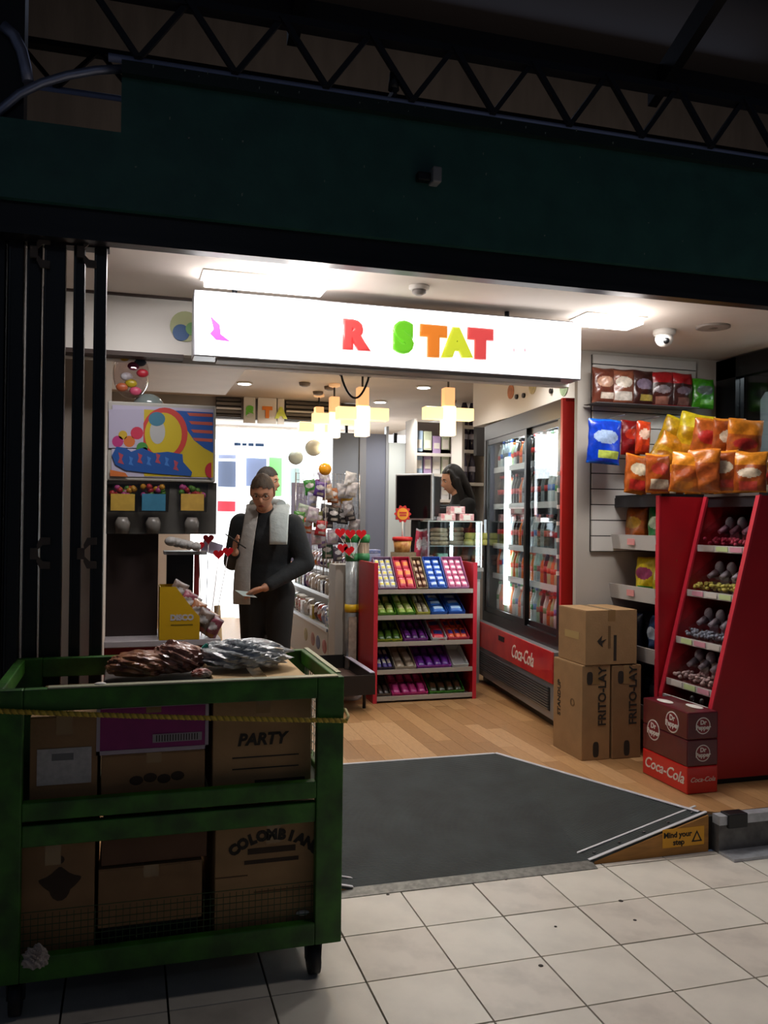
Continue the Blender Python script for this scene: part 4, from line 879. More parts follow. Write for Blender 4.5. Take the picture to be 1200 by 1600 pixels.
# ================= CROSS LAMPS =================
def cross(px, py, Y, lab, sc=1):
    q = onY(px, py, Y); x, z = q.x, q.z
    t = T('pendant_lamp', lab, 'pendant lamp', (x, Y, z-.2*sc), 0, 'cross-shaped pendant lamps')
    e2 = mat((1, .72, .36), .5, emit=1.25, key='lamp2')
    MB().box(x-.047*sc, x+.047*sc, Y-.045, Y+.045, z-.16*sc, z+.055*sc).build('shade_lower', mat((1, .80, .5), .5, emit=2.0, key='lamp4'), t, .006)
    MB().box(x-.04*sc, x+.04*sc, Y-.04, Y+.04, z+.055*sc, min(2.52, z+.19*sc)).build('shade_upper', mat((1, .56, .24), .5, emit=.75, key='lamp3'), t, .006)
    for s in (-1, 1): MB().box(min(x+s*.048*sc, x+s*.19*sc), max(x+s*.048*sc, x+s*.19*sc), Y-.04, Y+.04, z-.045*sc, z+.045*sc).build('arm', e2, t, .006)
    MB().cyl((x, Y, z+.18*sc), (x, Y, 2.60), .008, n=8).build('cord', M_black2, t); MB().lathe([(.05, 0), (.05, -.02), (.02, -.03)], (x, Y, 2.60)).build('ceiling_rose', mat((1, .6, .3), .5, emit=.3, key='rose'), t)
    light('pendant_glow', 'POINT', (x, Y-.09, z-.2*sc), 2.2, (1, .75, .45), .06)
cross(700, 647, 3.0, 'glowing cross-shaped pendant lamp nearest the drinks cooler'); cross(566, 647, 3.05, 'glowing cross-shaped pendant lamp below the black cable loop')
cross(522, 655, 4.3, 'glowing cross-shaped pendant lamp third along the row, left of the cable loop'); cross(498, 668, 4.95, 'farthest glowing cross-shaped pendant lamp, over the sweet island')
# ================= PEOPLE =================
M_skin = mat('b98468', .5, noise=.12, nscale=30); M_skin2 = mat('c79478', .5, noise=.1, nscale=30)
def remeshed(objs, voxel, smooth=2):
    dg = bpy.context.evaluated_depsgraph_get(); dg.update(); bm = bmesh.new()
    for o in objs:
        me = bpy.data.meshes.new_from_object(o.evaluated_get(dg)); me.transform(o.matrix_world); bm.from_mesh(me); bpy.data.meshes.remove(me)
    for o in objs: bpy.data.objects.remove(o)
    me = bpy.data.meshes.new('body'); bm.to_mesh(me); bm.free()
    o = bpy.data.objects.new('tmp', me); COL.objects.link(o)
    r = o.modifiers.new('r', 'REMESH'); r.mode = 'VOXEL'; r.voxel_size = voxel; r.use_smooth_shade = True
    if smooth: s = o.modifiers.new('s', 'SMOOTH'); s.factor = .5; s.iterations = smooth
    dg = bpy.context.evaluated_depsgraph_get(); dg.update(); out = bpy.data.meshes.new_from_object(o.evaluated_get(dg)); bpy.data.objects.remove(o)
    for p in out.polygons: p.use_smooth = True
    return out
def skin_obj(nodes, edges, root, sub=2):
    """closed round-ended tapering volumes along a skeleton; remeshed later into one skin"""
    mb = MB(); n = 18
    for k, (p, r) in nodes.items():
        if isinstance(r, tuple): mb.ball(p, r[0], r[1], min(r)*.85, n, 12)
        else: mb.ball(p, r, r, r, n, 12)
    for a, b in edges:
        (pa, ra), (pb, rb) = nodes[a], nodes[b]; pa = Vector(pa); pb = Vector(pb); d = (pb-pa)
        if d.length < 1e-4: continue
        tt = isinstance(ra, tuple) and isinstance(rb, tuple) and abs(d.normalized().z) > .5
        sc = lambda r: r if not isinstance(r, tuple) else (r if tt else (min(r)*.9, min(r)*.9))
        ra, rb = sc(ra), sc(rb); ra = ra if isinstance(ra, tuple) else (ra, ra); rb = rb if isinstance(rb, tuple) else (rb, rb)
        q = Matrix.Identity(3) if tt else d.normalized().to_track_quat('Z', 'Y').to_matrix(); vs = []
        for i in range(7):
            t_ = i/6; c = pa.lerp(pb, t_); rx = ra[0]+(rb[0]-ra[0])*t_; ry = ra[1]+(rb[1]-ra[1])*t_
            if tt and d.z < 0: ry = ry
            vs += [c+q@Vector((rx*math.cos(2*PI*k/n), ry*math.sin(2*PI*k/n), 0)) for k in range(n)]
        fs = [(i*n+k, i*n+(k+1) % n, (i+1)*n+(k+1) % n, (i+1)*n+k) for i in range(6) for k in range(n)]
        o = len(mb.v); mb.add(vs, fs, 0, True); mb.add(vs, [list(range(n))[::-1], [6*n+k for k in range(n)]])
    me = mb.mesh('sk', []); o = bpy.data.objects.new('sk', me); COL.objects.link(o); return o
def raw_obj(mb):
    me = mb.mesh('raw', []); o = bpy.data.objects.new('raw', me); COL.objects.link(o); return o
def head_fn(d, p):
    x, y, z = d
    q = Vector(p)
    if z < 0: q.x *= 1-.30*(-z)**1.3; q.y *= 1-.10*(-z)
    if z < -.2 and y > 0: q.y += .012*(-z)
    q.y += .026*math.exp(-((x/.16)**2+((z+.18)/.17)**2))*(y > .2)
    q.y += .006*math.exp(-((x/.6)**2+((z-.22)/.10)**2))*(y > .2)
    for s in (-1, 1): q.y -= .011*math.exp(-(((x-.36*s)/.17)**2+((z-.03)/.11)**2))*(y > .2)
    q.y += .008*math.exp(-((x/.28)**2+((z+.52)/.10)**2))*(y > .2)
    q.y += .010*math.exp(-((x/.25)**2+((z+.86)/.15)**2))*(y > 0)
    return q
def hand_chains(nodes, edges, wrist, hdir, palm_n, side, curl=.6, sc=1.0):
    """wrist: node name; hdir: pointing direction; palm_n: palm normal; side: direction from little finger towards thumb"""
    w_ = Vector(nodes[wrist][0]); hdir = Vector(hdir).normalized(); palm_n = Vector(palm_n).normalized(); side = Vector(side).normalized()
    out = []
    for i, (off, ln) in enumerate(((.030, .075), (.010, .083), (-.010, .078), (-.029, .060))):
        c = {}; e = []; b = w_+hdir*.070*sc+side*off*sc; d = hdir.copy(); pts = [b]
        for k, f in enumerate((.42, .32, .26)):
            a = curl*(.35+.5*k); d = (hdir*math.cos(a)+palm_n*math.sin(a)).normalized(); pts.append(pts[-1]+d*ln*f*sc)
        for k, p in enumerate(pts): c[str(k)] = (p, (.0095-.0008*k)*sc)
        for k in range(3): e.append((str(k), str(k+1)))
        c['m'] = (w_+side*off*.5+hdir*.012*sc, .014*sc); e.append(('m', '0')); c['0'] = (b, .0125*sc)
        out.append(skin_obj(c, e, '0', 1))
    b = w_+hdir*.028*sc+side*.026*sc; d = (side*.75+hdir*.6+palm_n*.25).normalized(); p2 = b+d*.034*sc; d2 = (hdir*.85+side*.25+palm_n*.4*curl).normalized()
    out.append(skin_obj({'0': (b, .012*sc), '1': (p2, .0115*sc), '2': (p2+d2*.03*sc, .010*sc), '3': (p2+d2*.052*sc, .0085*sc)}, [('0', '1'), ('1', '2'), ('2', '3')], '0', 1))
    return out
def person(label, loc, rzz, J, head, headrot, cloth, trous, skin, hairfn, hairc, hands, hsc=1.0, build=1.0):
    t = T('person', label, 'person', loc, rzz)
    b = build
    N = {'pelvis': (J['pelvis'], (.135*b, .105*b)), 'waist': (J['waist'], (.125*b, .095*b)), 'chest': (J['chest'], (.15*b, .11*b)), 'neck0': (J['neck0'], (.075, .07)), 'neck1': (J['neck1'], .052)}
    E = [('pelvis', 'waist'), ('waist', 'chest'), ('chest', 'neck0'), ('neck0', 'neck1')]
    for s in 'RL':
        N['sh'+s] = (J['sh'+s], .058*b); N['el'+s] = (J['el'+s], .043*b); N['wr'+s] = (J['wr'+s], .027)
        E += [('chest', 'sh'+s), ('sh'+s, 'el'+s), ('el'+s, 'wr'+s)]
        N['hip'+s] = (J['hip'+s], .088*b); N['kn'+s] = (J['kn'+s], .058); N['an'+s] = (J['an'+s], .038); N['to'+s] = (J['to'+s], (.04, .025))
        E += [('pelvis', 'hip'+s), ('hip'+s, 'kn'+s), ('kn'+s, 'an'+s), ('an'+s, 'to'+s)]
    extra = []
    for s in 'RL': extra += hand_chains(N, E, 'wr'+s, *hands[s])
    bd = skin_obj(N, E, 'pelvis', 2)
    HM = Matrix.Translation(Vector(head))@Euler(headrot).to_matrix().to_4x4()
    hm = MB(); hm.ball((0, 0, 0), .074*hsc, .094*hsc, .118*hsc, 40, 30, fn=head_fn)
    for s in (-1, 1): hm.ball((s*.073*hsc, -.008, -.005), .010, .020, .032, 10, 8)
    hm.v = [HM@p for p in hm.v]; ho = raw_obj(hm)
    me = remeshed([bd, ho]+extra, .0055, 3); me.materials.clear(); me.materials.append(skin)
    body = bpy.data.objects.new('body', me); COL.objects.link(body); body.parent = t; WM[body] = WM[t]
    # face features
    def F(mb, name, m_, par=body): mb.v = [HM@p for p in mb.v]; return mb.build(name, m_, par, local=True)
    for s in (-1, 1):
        F(MB().ball((s*.030*hsc, .076*hsc, .006), .0135, .008, .008, 12, 8), 'eye', mat('c9c2ba', .2)); F(MB().ball((s*.030*hsc, .0825*hsc, .005), .006, .004, .006, 8, 6), 'iris', mat('1c120c', .2))
        F(MB().tube([(s*.014*hsc, .090*hsc, .024), (s*.030*hsc, .090*hsc, .029), (s*.046*hsc, .078*hsc, .024)], [.003, .004, .002], 6), 'eyebrow', mat(hairc, .8))
    F(MB().tube([(-.022, .084*hsc, -.062), (-.010, .0925*hsc, -.060), (0, .094*hsc, -.061), (.010, .0925*hsc, -.060), (.022, .084*hsc, -.062)], [.002, .0045, .005, .0045, .002], 6), 'mouth', mat('8a4038', .5))
    hair = hairfn(HM, hsc); hair.materials.clear(); hair.materials.append(mat(hairc, .65, noise=.4, nscale=60, stretch=(1, 1, .2), bump=.4, bscale=90))
    h = bpy.data.objects.new('hair', hair); COL.objects.link(h); h.parent = body
    # jumper
    CN_ = {'w': (J['hem'], (.16*b, .125*b)), 'm': (J['waist'], (.155*b, .12*b)), 'c': (J['chest'], (.175*b, .13*b)), 'n': (Vector(J['neck0'])+Vector((0, 0, .01)), (.088, .08))}
    CE = [('w', 'm'), ('m', 'c'), ('c', 'n')]
    for s in 'RL':
        CN_['sh'+s] = (J['sh'+s], .074*b); CN_['el'+s] = (J['el'+s], .060*b); CN_['wr'+s] = (Vector(J['wr'+s]).lerp(Vector(J['el'+s]), .12), .043); CN_['um'+s] = (Vector(J['sh'+s]).lerp(Vector(J['el'+s]), .5), .066*b)
        CE += [('c', 'sh'+s), ('sh'+s, 'um'+s), ('um'+s, 'el'+s), ('el'+s, 'wr'+s)]
    jm = remeshed([skin_obj(CN_, CE, 'm', 2)], .010, 9); jm.materials.clear(); jm.materials.append(mat(cloth, .85, noise=.25, nscale=25, bump=.5, bscale=18))
    j = bpy.data.objects.new('jumper', jm); COL.objects.link(j); j.parent = body; WM[j] = WM[t]
    TN = {'p': (Vector(J['pelvis'])+Vector((0, 0, .06)), (.15*b, .12*b)), 'p2': (J['pelvis'], (.155*b, .125*b))}; TE = [('p', 'p2')]
    for s in 'RL':
        TN['hip'+s] = (J['hip'+s], .105*b); TN['kn'+s] = (J['kn'+s], .078); TN['an'+s] = (Vector(J['an'+s])+Vector((0, 0, .02)), .062)
        TE += [('p2', 'hip'+s), ('hip'+s, 'kn'+s), ('kn'+s, 'an'+s)]
    tm_ = remeshed([skin_obj(TN, TE, 'p2', 2)], .012, 9); tm_.materials.clear(); tm_.materials.append(mat(trous, .85, bump=.4, bscale=14))
    q = bpy.data.objects.new('trousers', tm_); COL.objects.link(q); q.parent = body
    for s in 'RL':
        a = Vector(J['an'+s]); o = Vector(J['to'+s]); d = (o-a); d.z = 0; d.normalize()
        MB().ball((a+d*.07)*1.0+Vector((0, 0, -a.z+.045)), .045, .045, .045, 12, 8, M=Matrix(((abs(d.y)+.1, d.x*2, 0, 0), (-d.x, d.y*3, 0, 0), (0, 0, 1, 0), (0, 0, 0, 1)))).build('shoe', mat('14120f', .4), body, local=True)
    return t, body, HM
def short_hair(HM, hsc):
    mb = MB()
    def fn(d, p):
        x, y, z = d; q = Vector(p)
        if z < 0 and y < .3: q *= 1
        return q
    cov = lambda d: (d.z > .50-.25*abs(d.x)) if d.y > .25 else (d.z > -.42+.55*max(0, d.y+.1))
    n, k = 36, 26; c = Vector((0, 0, .004)); R1 = (.079*hsc, .0985*hsc, .122*hsc); vs = []; keep = {}
    for s_, sc in ((0, 1.0), (1, .93)):
        for i in range(k+1):
            for jj in range(n):
                ph, th = PI*i/k, 2*PI*jj/n; d = Vector((math.sin(ph)*math.cos(th), math.sin(ph)*math.sin(th), math.cos(ph)))
                w_ = 1+.012*math.sin(th*17+ph*9)
                vs.append(HM@(Vector((d.x*R1[0], d.y*R1[1], d.z*R1[2]))*sc*w_+c)); keep[len(vs)-1] = cov(d)
    fs = []
    for s_ in (0, 1):
        o = s_*(k+1)*n
        for i in range(k):
            for jj in range(n):
                f = (o+i*n+jj, o+(i+1)*n+jj, o+(i+1)*n+(jj+1) % n, o+i*n+(jj+1) % n)
                if all(keep[a] for a in f): fs.append(f)
    mb.add(vs, fs, 0, True); return mb.mesh('hair', [])
def long_hair(HM, hsc):
    a = raw_obj(MB().ball((0, -.012, .016), .083, .096, .118, 24, 18)); cut = []
    mb = MB(); vs = []
    # back curtain falling to the shoulder blades and side locks
    c = skin_obj({'0': (Vector((0, -.05, .03)), (.075, .06)), '1': (Vector((0, -.085, -.08)), (.085, .045)), '2': (Vector((0, -.10, -.20)), (.08, .035)), '3': (Vector((.01, -.09, -.33)), (.055, .025))}, [('0', '1'), ('1', '2'), ('2', '3')], '0', 2)
    l = [skin_obj({'0': (Vector((s*.060, .035, .075)), .022), '1': (Vector((s*.080, .0, .0)), (.022, .03)), '2': (Vector((s*.080, -.01, -.11)), (.020, .03)), '3': (Vector((s*.075, .0, -.24)), (.016, .02))}, [('0', '1'), ('1', '2'), ('2', '3')], '0', 2) for s in (-1, 1)]
    me = remeshed([a, c]+l, .008, 1)
    bm = bmesh.new(); bm.from_mesh(me)
    bmesh.ops.delete(bm, geom=[v for v in bm.verts if v.co.y > .045 and v.co.z < .062 and abs(v.co.x) < .078], context='VERTS'); bm.to_mesh(me); bm.free(); me.transform(HM@Matrix.Scale(hsc*1.02, 4)); return me
V = Vector
# customer
J = dict(pelvis=(0, -.03, .84), waist=(0, -.02, .98), chest=(0, 0, 1.15), neck0=(0, .03, 1.30), neck1=(0, .075, 1.37), hem=(0, -.02, .86),
         shR=(.17, .01, 1.24), shL=(-.175, -.0, 1.24), elR=(.235, -.02, .99), wrR=(.16, .20, 1.06), elL=(-.27, .0, .985), wrL=(-.045, .215, .835),
         hipR=(.085, -.03, .79), hipL=(-.085, -.03, .79), knR=(.09, -.01, .45), knL=(-.10, .02, .45), anR=(.095, -.04, .08), anL=(-.11, -.02, .08), toR=(.11, .11, .03), toL=(-.13, .13, .03))
hx = onY(402, 763, 2.80)
cust, cbody, CHM = person('customer in dark jumper and long white scarf looking down at a phone', (.455, 2.87, FS), math.radians(158), J, (0, .125, 1.455), (-.42, 0, .12), '1c2126', '0b0b0c', M_skin, short_hair, '4a3a2c',
    {'R': (V((-.1, .55, .35)), V((-.85, .1, .5)), V((0, -.3, 1)), .9), 'L': (V((.75, .55, -.25)), V((.2, -.5, -.8)), V((0, .9, .3)), .7)}, 1.03, 1.06)
CW_ = WM[cust]
sm = mat('b9c4c6', .85, noise=.12, nscale=20, bump=.5, bscale=30); sm2 = mat('9a9896', .85, noise=.15, nscale=20, bump=.5, bscale=30)
def ribbon(pts, hw, th, side=(1, 0, 0)):
    b = MB(); vs = []; side = Vector(side).normalized()
    n = 8
    for i, (p, w_) in enumerate(zip(pts, hw)):
        for k in range(n):
            a = 2*PI*k/n; vs.append(Vector(p)+side*(w_*math.copysign(abs(math.cos(a))**.5, math.cos(a)))+Vector((0, 1, .0))*th*math.sin(a))
    fs = [(i*n+k, i*n+(k+1) % n, (i+1)*n+(k+1) % n, (i+1)*n+k) for i in range(len(pts)-1) for k in range(n)]
    b.add(vs, fs, 0, True); b.add(vs, [list(range(n)), [(len(pts)-1)*n+k for k in range(n)]]); return b
ribbon([(-.085, -.06, 1.385), (-.105, .02, 1.37), (-.11, .11, 1.30), (-.118, .150, 1.22), (-.12, .165, 1.14), (-.12, .168, 1.115)], [.05, .06, .065, .062, .06, .058], .016).build('towel_end', sm, cbody, local=True, label='white towelling end over the left shoulder')
ribbon([(.075, -.06, 1.385), (.085, .02, 1.375), (.075, .11, 1.31), (.08, .155, 1.20), (.10, .172, 1.05), (.115, .178, .92), (.12, .17, .80), (.12, .165, .72)], [.05, .05, .045, .045, .05, .055, .058, .058], .012).build('scarf_end', sm2, cbody, local=True, label='long grey-white hanging end')
MB().tube([(-.10, .0, 1.375), (-.06, -.075, 1.385), (0, -.095, 1.39), (.06, -.075, 1.385), (.095, .0, 1.375)], .034, 10).build('scarf_collar', sm, cbody, local=True)
gl = MB()
for s in (-1, 1): gl.tube([(s*.032+.024*math.cos(a), .097, .004+.018*math.sin(a)) for a in [2*PI*i/12 for i in range(13)]], .0017, 5)
gl.tube([(-.008, .1, .008), (.008, .1, .008)], .0017, 5); gl.v = [CHM@p for p in gl.v]; gl.build('glasses', M_black, cbody, local=True)
ph = CW_@V((.135, .275, 1.135))
tag(MB().box(-.036, .036, -.075, .075, -.004, .004, M=Matrix.Translation(ph)@Euler((.5, .35, .9)).to_matrix().to_4x4()).build('mobile_phone', M_black, None, .003), "black mobile phone held in the customer's raised hand", 'phone')
pp = CW_@V((.06, .29, .80))
tag(MB().box(-.055, .055, -.05, .05, -.001, .001, M=Matrix.Translation(pp)@Euler((.3, .15, .5)).to_matrix().to_4x4()).build('folded_paper', mat('b8c8c8', .6)), "pale folded paper in the customer's lower hand", 'paper')
# man behind
J2 = dict(pelvis=(0, 0, .90), waist=(0, 0, 1.05), chest=(0, 0, 1.26), neck0=(0, .01, 1.42), neck1=(0, .02, 1.48), hem=(0, 0, .92), shR=(.18, 0, 1.36), shL=(-.18, 0, 1.36), elR=(.23, .0, 1.09), wrR=(.20, .16, .92), elL=(-.23, 0, 1.09), wrL=(-.20, .16, .92),
          hipR=(.09, 0, .85), hipL=(-.09, 0, .85), knR=(.10, .02, .48), knL=(-.10, .03, .48), anR=(.10, -.02, .08), anL=(-.10, -.01, .08), toR=(.11, .13, .03), toL=(-.11, .14, .03))
m2, b2_, _ = person('person in a dark jacket standing behind the customer, mostly hidden', (.62, 4.15, FS), math.radians(-115), J2, (0, .03, 1.585), (-.1, 0, .0), '1a2238', '15171c', M_skin2, short_hair, '2e2620',
    {'R': (V((0, .5, -.8)), V((-1, 0, 0)), V((0, .8, .5)), .5), 'L': (V((0, .5, -.8)), V((1, 0, 0)), V((0, .8, .5)), .5)})
# cashier, facing the till
J3 = dict(pelvis=(0, 0, .86), waist=(0, .01, 1.0), chest=(0, .02, 1.17), neck0=(0, .05, 1.31), neck1=(0, .085, 1.37), hem=(0, 0, .88), shR=(.155, .03, 1.25), shL=(-.155, .03, 1.25), elR=(.20, .10, 1.02), wrR=(.12, .33, 1.00), elL=(-.20, .10, 1.02), wrL=(-.12, .33, 1.00),
          hipR=(.085, 0, .81), hipL=(-.085, 0, .81), knR=(.09, .02, .46), knL=(-.09, .02, .46), anR=(.09, -.02, .08), anL=(-.09, -.02, .08), toR=(.10, .12, .03), toL=(-.10, .12, .03))
hq = onY(708, 750, 4.28)
m3, b3_, _ = person('cashier with long dark hair and black top leaning towards the till', (hq.x+.12, 4.28, hq.z-1.475), math.radians(88), J3, (0, .12, 1.475), (-.28, 0, .0), '0c0c0e', '101013', M_skin2, long_hair, '120a07',
    {'R': (V((-.1, .9, -.1)), V((0, 0, -1)), V((-1, 0, 0)), .6), 'L': (V((.1, .9, -.1)), V((0, 0, -1)), V((1, 0, 0)), .6)}, 1.06, .94)
tag(MB().box(hq.x-.1, hq.x+.45, 4.05, 4.55, FS, hq.z-1.476).build('floor_platform', mat('55504a', .7)), 'low platform behind the sales counter under the cashier', 'platform') if hq.z-1.476 > FS+.01 else None
# ================= SHUTTER =================
sh = T('folding_shutter', 'black folded metal shutter at the left side of the entrance', 'shutter', (-.75, .30, 0))
def sx(px): return onY(px, 700, .33).x
for a, b2, dy in ((-60, -30, 0), (-26, 2, .02), (8, 32, 0), (36, 60, .02), (64, 98, 0), (110, 128, .02), (143, 163, 0)):
    MB().box(sx(a), sx(b2), .345+dy, .40+dy, .02, 2.41).build('shutter_leaf', mat('121517', .4, noise=.2, nscale=8, bump=.05), sh, .004)
    MB().box(sx(a)+.002, sx(a)+.008, .339+dy, .345+dy, .05, 2.38).build('leaf_edge', mat('1d2123', .3), sh)
M_hg = mat('5a5048', .6)
for px in (62, 136):
    for py in (388, 865):
        q = onY(px, py, .29); x, z = q.x, q.z
        hb = MB().box(x-.035, x-.010, .327, .341, z-.022, z+.018).build('hinge', M_hg, sh)
        for s in (-1, 1): MB().prism([(x-.012, .328, z+s*.01), (x+.006, .328, z+s*.028), (x+.03, .328, z+s*.030), (x+.03, .328, z+s*.055), (x-.002, .328, z+s*.055), (x-.014, .328, z+s*.03)], (0, .012, 0)).build('hinge_arm', M_hg, hb)
MB().box(-1.4, -.51, .345, .41, 2.405, 2.413).build('top_track', M_black, sh)
S('wall_shutter', MB().box(-3, -.80, .43, .50, 0, 2.42), mat('1a1512', .7))
# ================= LEFT COUNTER AND DISPENSER =================
DY = 1.2
def D(px, py, Y=DY): return onY(px, py, Y)
x0, x1, zt, zb = -.53, -.045, D(250, 630).z, D(250, 752).z
dp = T('sweet_dispenser', 'wall dispenser with a cartoon-style poster and three hoppers of sweets', 'dispenser', (-.28, 1.35, D(250, 835).z))
MB().box(x0, x1, DY, DY+.32, zb, zt).build('header_box', mat('a8a49c', .5), dp, .006)
pf = MB().box(x0+.02, x1-.012, DY-.004, DY, zb+.018, zt-.018).build('poster', mat('b0aac0', .5), dp)
def PG(pts, c_, k, nm='poster_shape', e=0): return MB().prism([(D(a, b).x, DY-.004-.0006*k, D(a, b).z) for a, b in pts], (0, -.0006, 0)).build(nm, mat(c_, .5), pf)
PG([(225, 640), (333, 645), (333, 746), (225, 744)], 'b8a020', 1)
PG([(262, 641), (333, 645), (333, 708), (318, 700), (303, 688), (292, 672), (280, 655)], '1a4c98', 2)
for i in range(4): PG([(292+i*3, 645+i*13), (332, 647+i*13), (332, 652+i*13), (296+i*3, 650+i*13)], 'b05040', 3)
cx, cy = 257, 678
PG([(cx+36*math.cos(a), cy+41*math.sin(a)) for a in [2*PI*i/28 for i in range(28)]], 'b83830', 4)
PG([(cx-2+29*math.cos(a), cy+1+34*math.sin(a)) for a in [2*PI*i/28 for i in range(28)]], 'bba41c', 5)
PG([(170, 640), (224, 640), (224, 700), (170, 700)], 'a8a2b8', 5.5)
PG([(246+12*math.cos(a), 675+19*math.sin(a)) for a in [2*PI*i/20 for i in range(20)]], 'a8a8a8', 6); PG([(245+13*math.cos(a), 655+11*math.sin(a)) for a in [2*PI*i/20 for i in range(20)]], '3a7088', 7)
for (a, b, r, c_) in ((184, 690, 9, 'a83070'), (192, 680, 7, 'b8982c'), (202, 690, 9, 'c0682c'), (214, 677, 10, 'b82c48'), (222, 700, 9, '3a8038'), (226, 704, 5, '48306a')): PG([(a+r*math.cos(t_), b+r*math.sin(t_)) for t_ in [2*PI*i/14 for i in range(14)]], c_, 6)
PG([(175, 712), (182, 698), (196, 700), (205, 706), (222, 700), (240, 708), (262, 706), (285, 710), (286, 722), (300, 738), (298, 744), (240, 740), (196, 735), (180, 726)], '184a90', 8)
for i, (a, b, s_) in enumerate(((188, 716, 1), (204, 720, .8), (218, 716, .9), (232, 720, .8), (246, 716, .9), (260, 721, .8), (274, 727, .9))): PG([(a-3*s_, b-9*s_), (a+5*s_, b-5*s_), (a+2*s_, b+2), (a+6*s_, b+10*s_), (a-4*s_, b+7*s_), (a-1, b)], '3a70b8' if i % 2 else 'a04050', 9)
PG([(172, 734), (196, 739), (200, 745), (172, 744)], 'c06830', 9); PG([(330-10*math.cos(t_), 735+12*math.sin(t_)) for t_ in [PI*(-.5+i/12) for i in range(13)]], 'a82030', 9)
zh = D(250, 838).z
MB().box(x0, x1+.01, DY+.03, DY+.32, zh+.01, zb).build('hopper_housing', mat('5d5a55', .35, noise=.2, nscale=10), dp)
for i, (px, c_, lab) in enumerate(((192, 'c09c40', 'yellow'), (240, '3a7a98', 'blue'), (300, 'c8a048', 'amber'))):
    q = D(px, 780, DY); x = q.x
    h = MB().prism([(x-.065, DY-.03, D(px, 800).z), (x+.065, DY-.03, D(px, 800).z), (x+.07, DY-.03, D(px, 757).z), (x-.07, DY-.03, D(px, 757).z)], (0, .06, 0)).build('hopper', glass((.85, .83, .8), .08), dp)
    MB().box(x-.052, x+.052, DY-.036, DY-.031, D(px, 798).z, D(px, 772).z).build('hopper_label', mat(c_, .5, noise=.15, nscale=30), h, label=lab+' hopper label')
    fm = MB()
    for k in range(16): fm.ball((x+random.uniform(-.05, .05), DY-.0+random.uniform(-.012, .012), D(px, 757).z-.012-random.random()*.045), .015, n=7, k=5, m=k % 4)
    fm.build('sweets', [mat(c, .4) for c in ('a82830', '4a7a28', 'b88420', 'a84080')], h)['kind'] = 'stuff'
    MB().lathe([(.03, 0), (.034, .05), (.022, .075)], (x, DY-.01, D(px, 832).z-.005), 12).build('spout', mat('75706a', .3), h)
MB().box(x0, D(248, 900).x, DY+.10, DY+.30, .886, zh+.01).build('column', mat('2a1a16', .6), dp)
tp = .885
lc = T('serving_counter', 'red counter with white top under the sweet dispenser', 'counter', (-.28, 1.3, FS))
MB().box(x0, x1+.02, DY-.05, DY+.33, FS, tp-.03).build('red_body', mat('8a0f18', .5), lc); MB().box(x0, x1+.03, DY-.07, DY+.34, tp-.03, tp).build('white_top', mat('b0a8ac', .4), lc, .004)
# yellow box with packets
a, b2 = D(249, 985, 1.12), D(312, 985, 1.12); zz = lambda py: D(280, py, 1.12).z
yb = T('yellow_display_box', 'yellow card display box with a slanted top on the red counter', 'display box', ((a.x+b2.x)/2, 1.2, tp))
tz = zz(905)-zz(988)+tp; tz2 = zz(952)-zz(988)+tp
for y in (1.13, 1.30): MB().prism([(a.x, y, tp), (b2.x, y, tp), (b2.x, y, tz2), (b2.x-.02, y, tz2+.02), (a.x+.07, y, tz), (a.x, y, tz)], (0, .004, 0)).build('card_side', mat('cca00c', .5), yb)
MB().box(a.x, a.x+.004, 1.134, 1.30, tp, tz).build('card_back', mat('b89410', .5), yb)
text('printed_text', 'DISCO', .035, mat('b8b4b8', .5), yb, ((a.x+b2.x)/2+.01, 1.129, tp+.10), ext=.0006, off=.002)
MB().box(a.x+.05, b2.x-.03, 1.1292, 1.13, tp+.065, tp+.070).build('printed_line', mat('6a5a10', .5), yb)
for i in range(9):
    f = i/8; c_ = [('8a7468', 'a8a0a0', 'c8c4c4', 'b06050'), ('b07048', 'c0a090', 'd0c8c8', '8a5040'), ('a85868', 'c0a8b0', 'd8d0d0', 'c88a40')][i % 3]
    bag('sweet_bag', 'clear sweet bag leaning in the yellow display box, '+ORD[i]+' from its left', 'sweet bag', (a.x+.05+f*.17, 1.17+.05*(i % 2), tp+.004+(tz-tp-.03)*(1-f)**1.2*.75), .075, .11, .05, c_, 'logo', (.1, .5, random.uniform(-.5, .3)), 'clear sweet bags in the yellow box', i)
# white gloves / scoop and lollies beside
q = D(278, 850, 1.15)
gv = T('wrapped_bundle', 'crumpled white paper bundle on a wire shelf right of the dark column', 'bundle', (q.x, 1.15, q.z-.03))
for i in range(5): MB().ball((q.x-.03+i*.028, 1.15+.01*(i % 2), q.z+.012-.006*i), .03-.002*i, .026, .022, 10, 8).build('paper_fold', mat('a8a4a0', .7, bump=.6, bscale=40), gv)
ws = T('side_shelf', 'dark side shelf and bin right of the dispenser column', 'shelf', (D(290, 900).x, 1.3, tp))
MB().box(D(256, 900).x, D(322, 900).x, 1.16, 1.32, q.z-.05, q.z-.035).build('shelf_board', mat('8a8684', .4), ws); MB().box(D(262, 900).x, D(305, 900).x, 1.32, 1.36, tp+.001, q.z-.05).build('bin', mat('0c0c14', .4), ws); MB().box(D(306, 900).x, D(314, 900).x, 1.30, 1.33, tp+.001, q.z-.05).build('red_post', mat('a83838', .5), ws)
def heart(x, y, z, r, m_, par):
    pts = []
    for i in range(28):
        t_ = 2*PI*i/28; pts.append((x+r*16*math.sin(t_)**3/17, y, z+r*(13*math.cos(t_)-5*math.cos(2*t_)-2*math.cos(3*t_)-math.cos(4*t_))/17))
    return MB().prism(pts, (0, .008, 0)).build('heart', m_, par)
M_heart = mat('c8101c', .35, coat=.3)
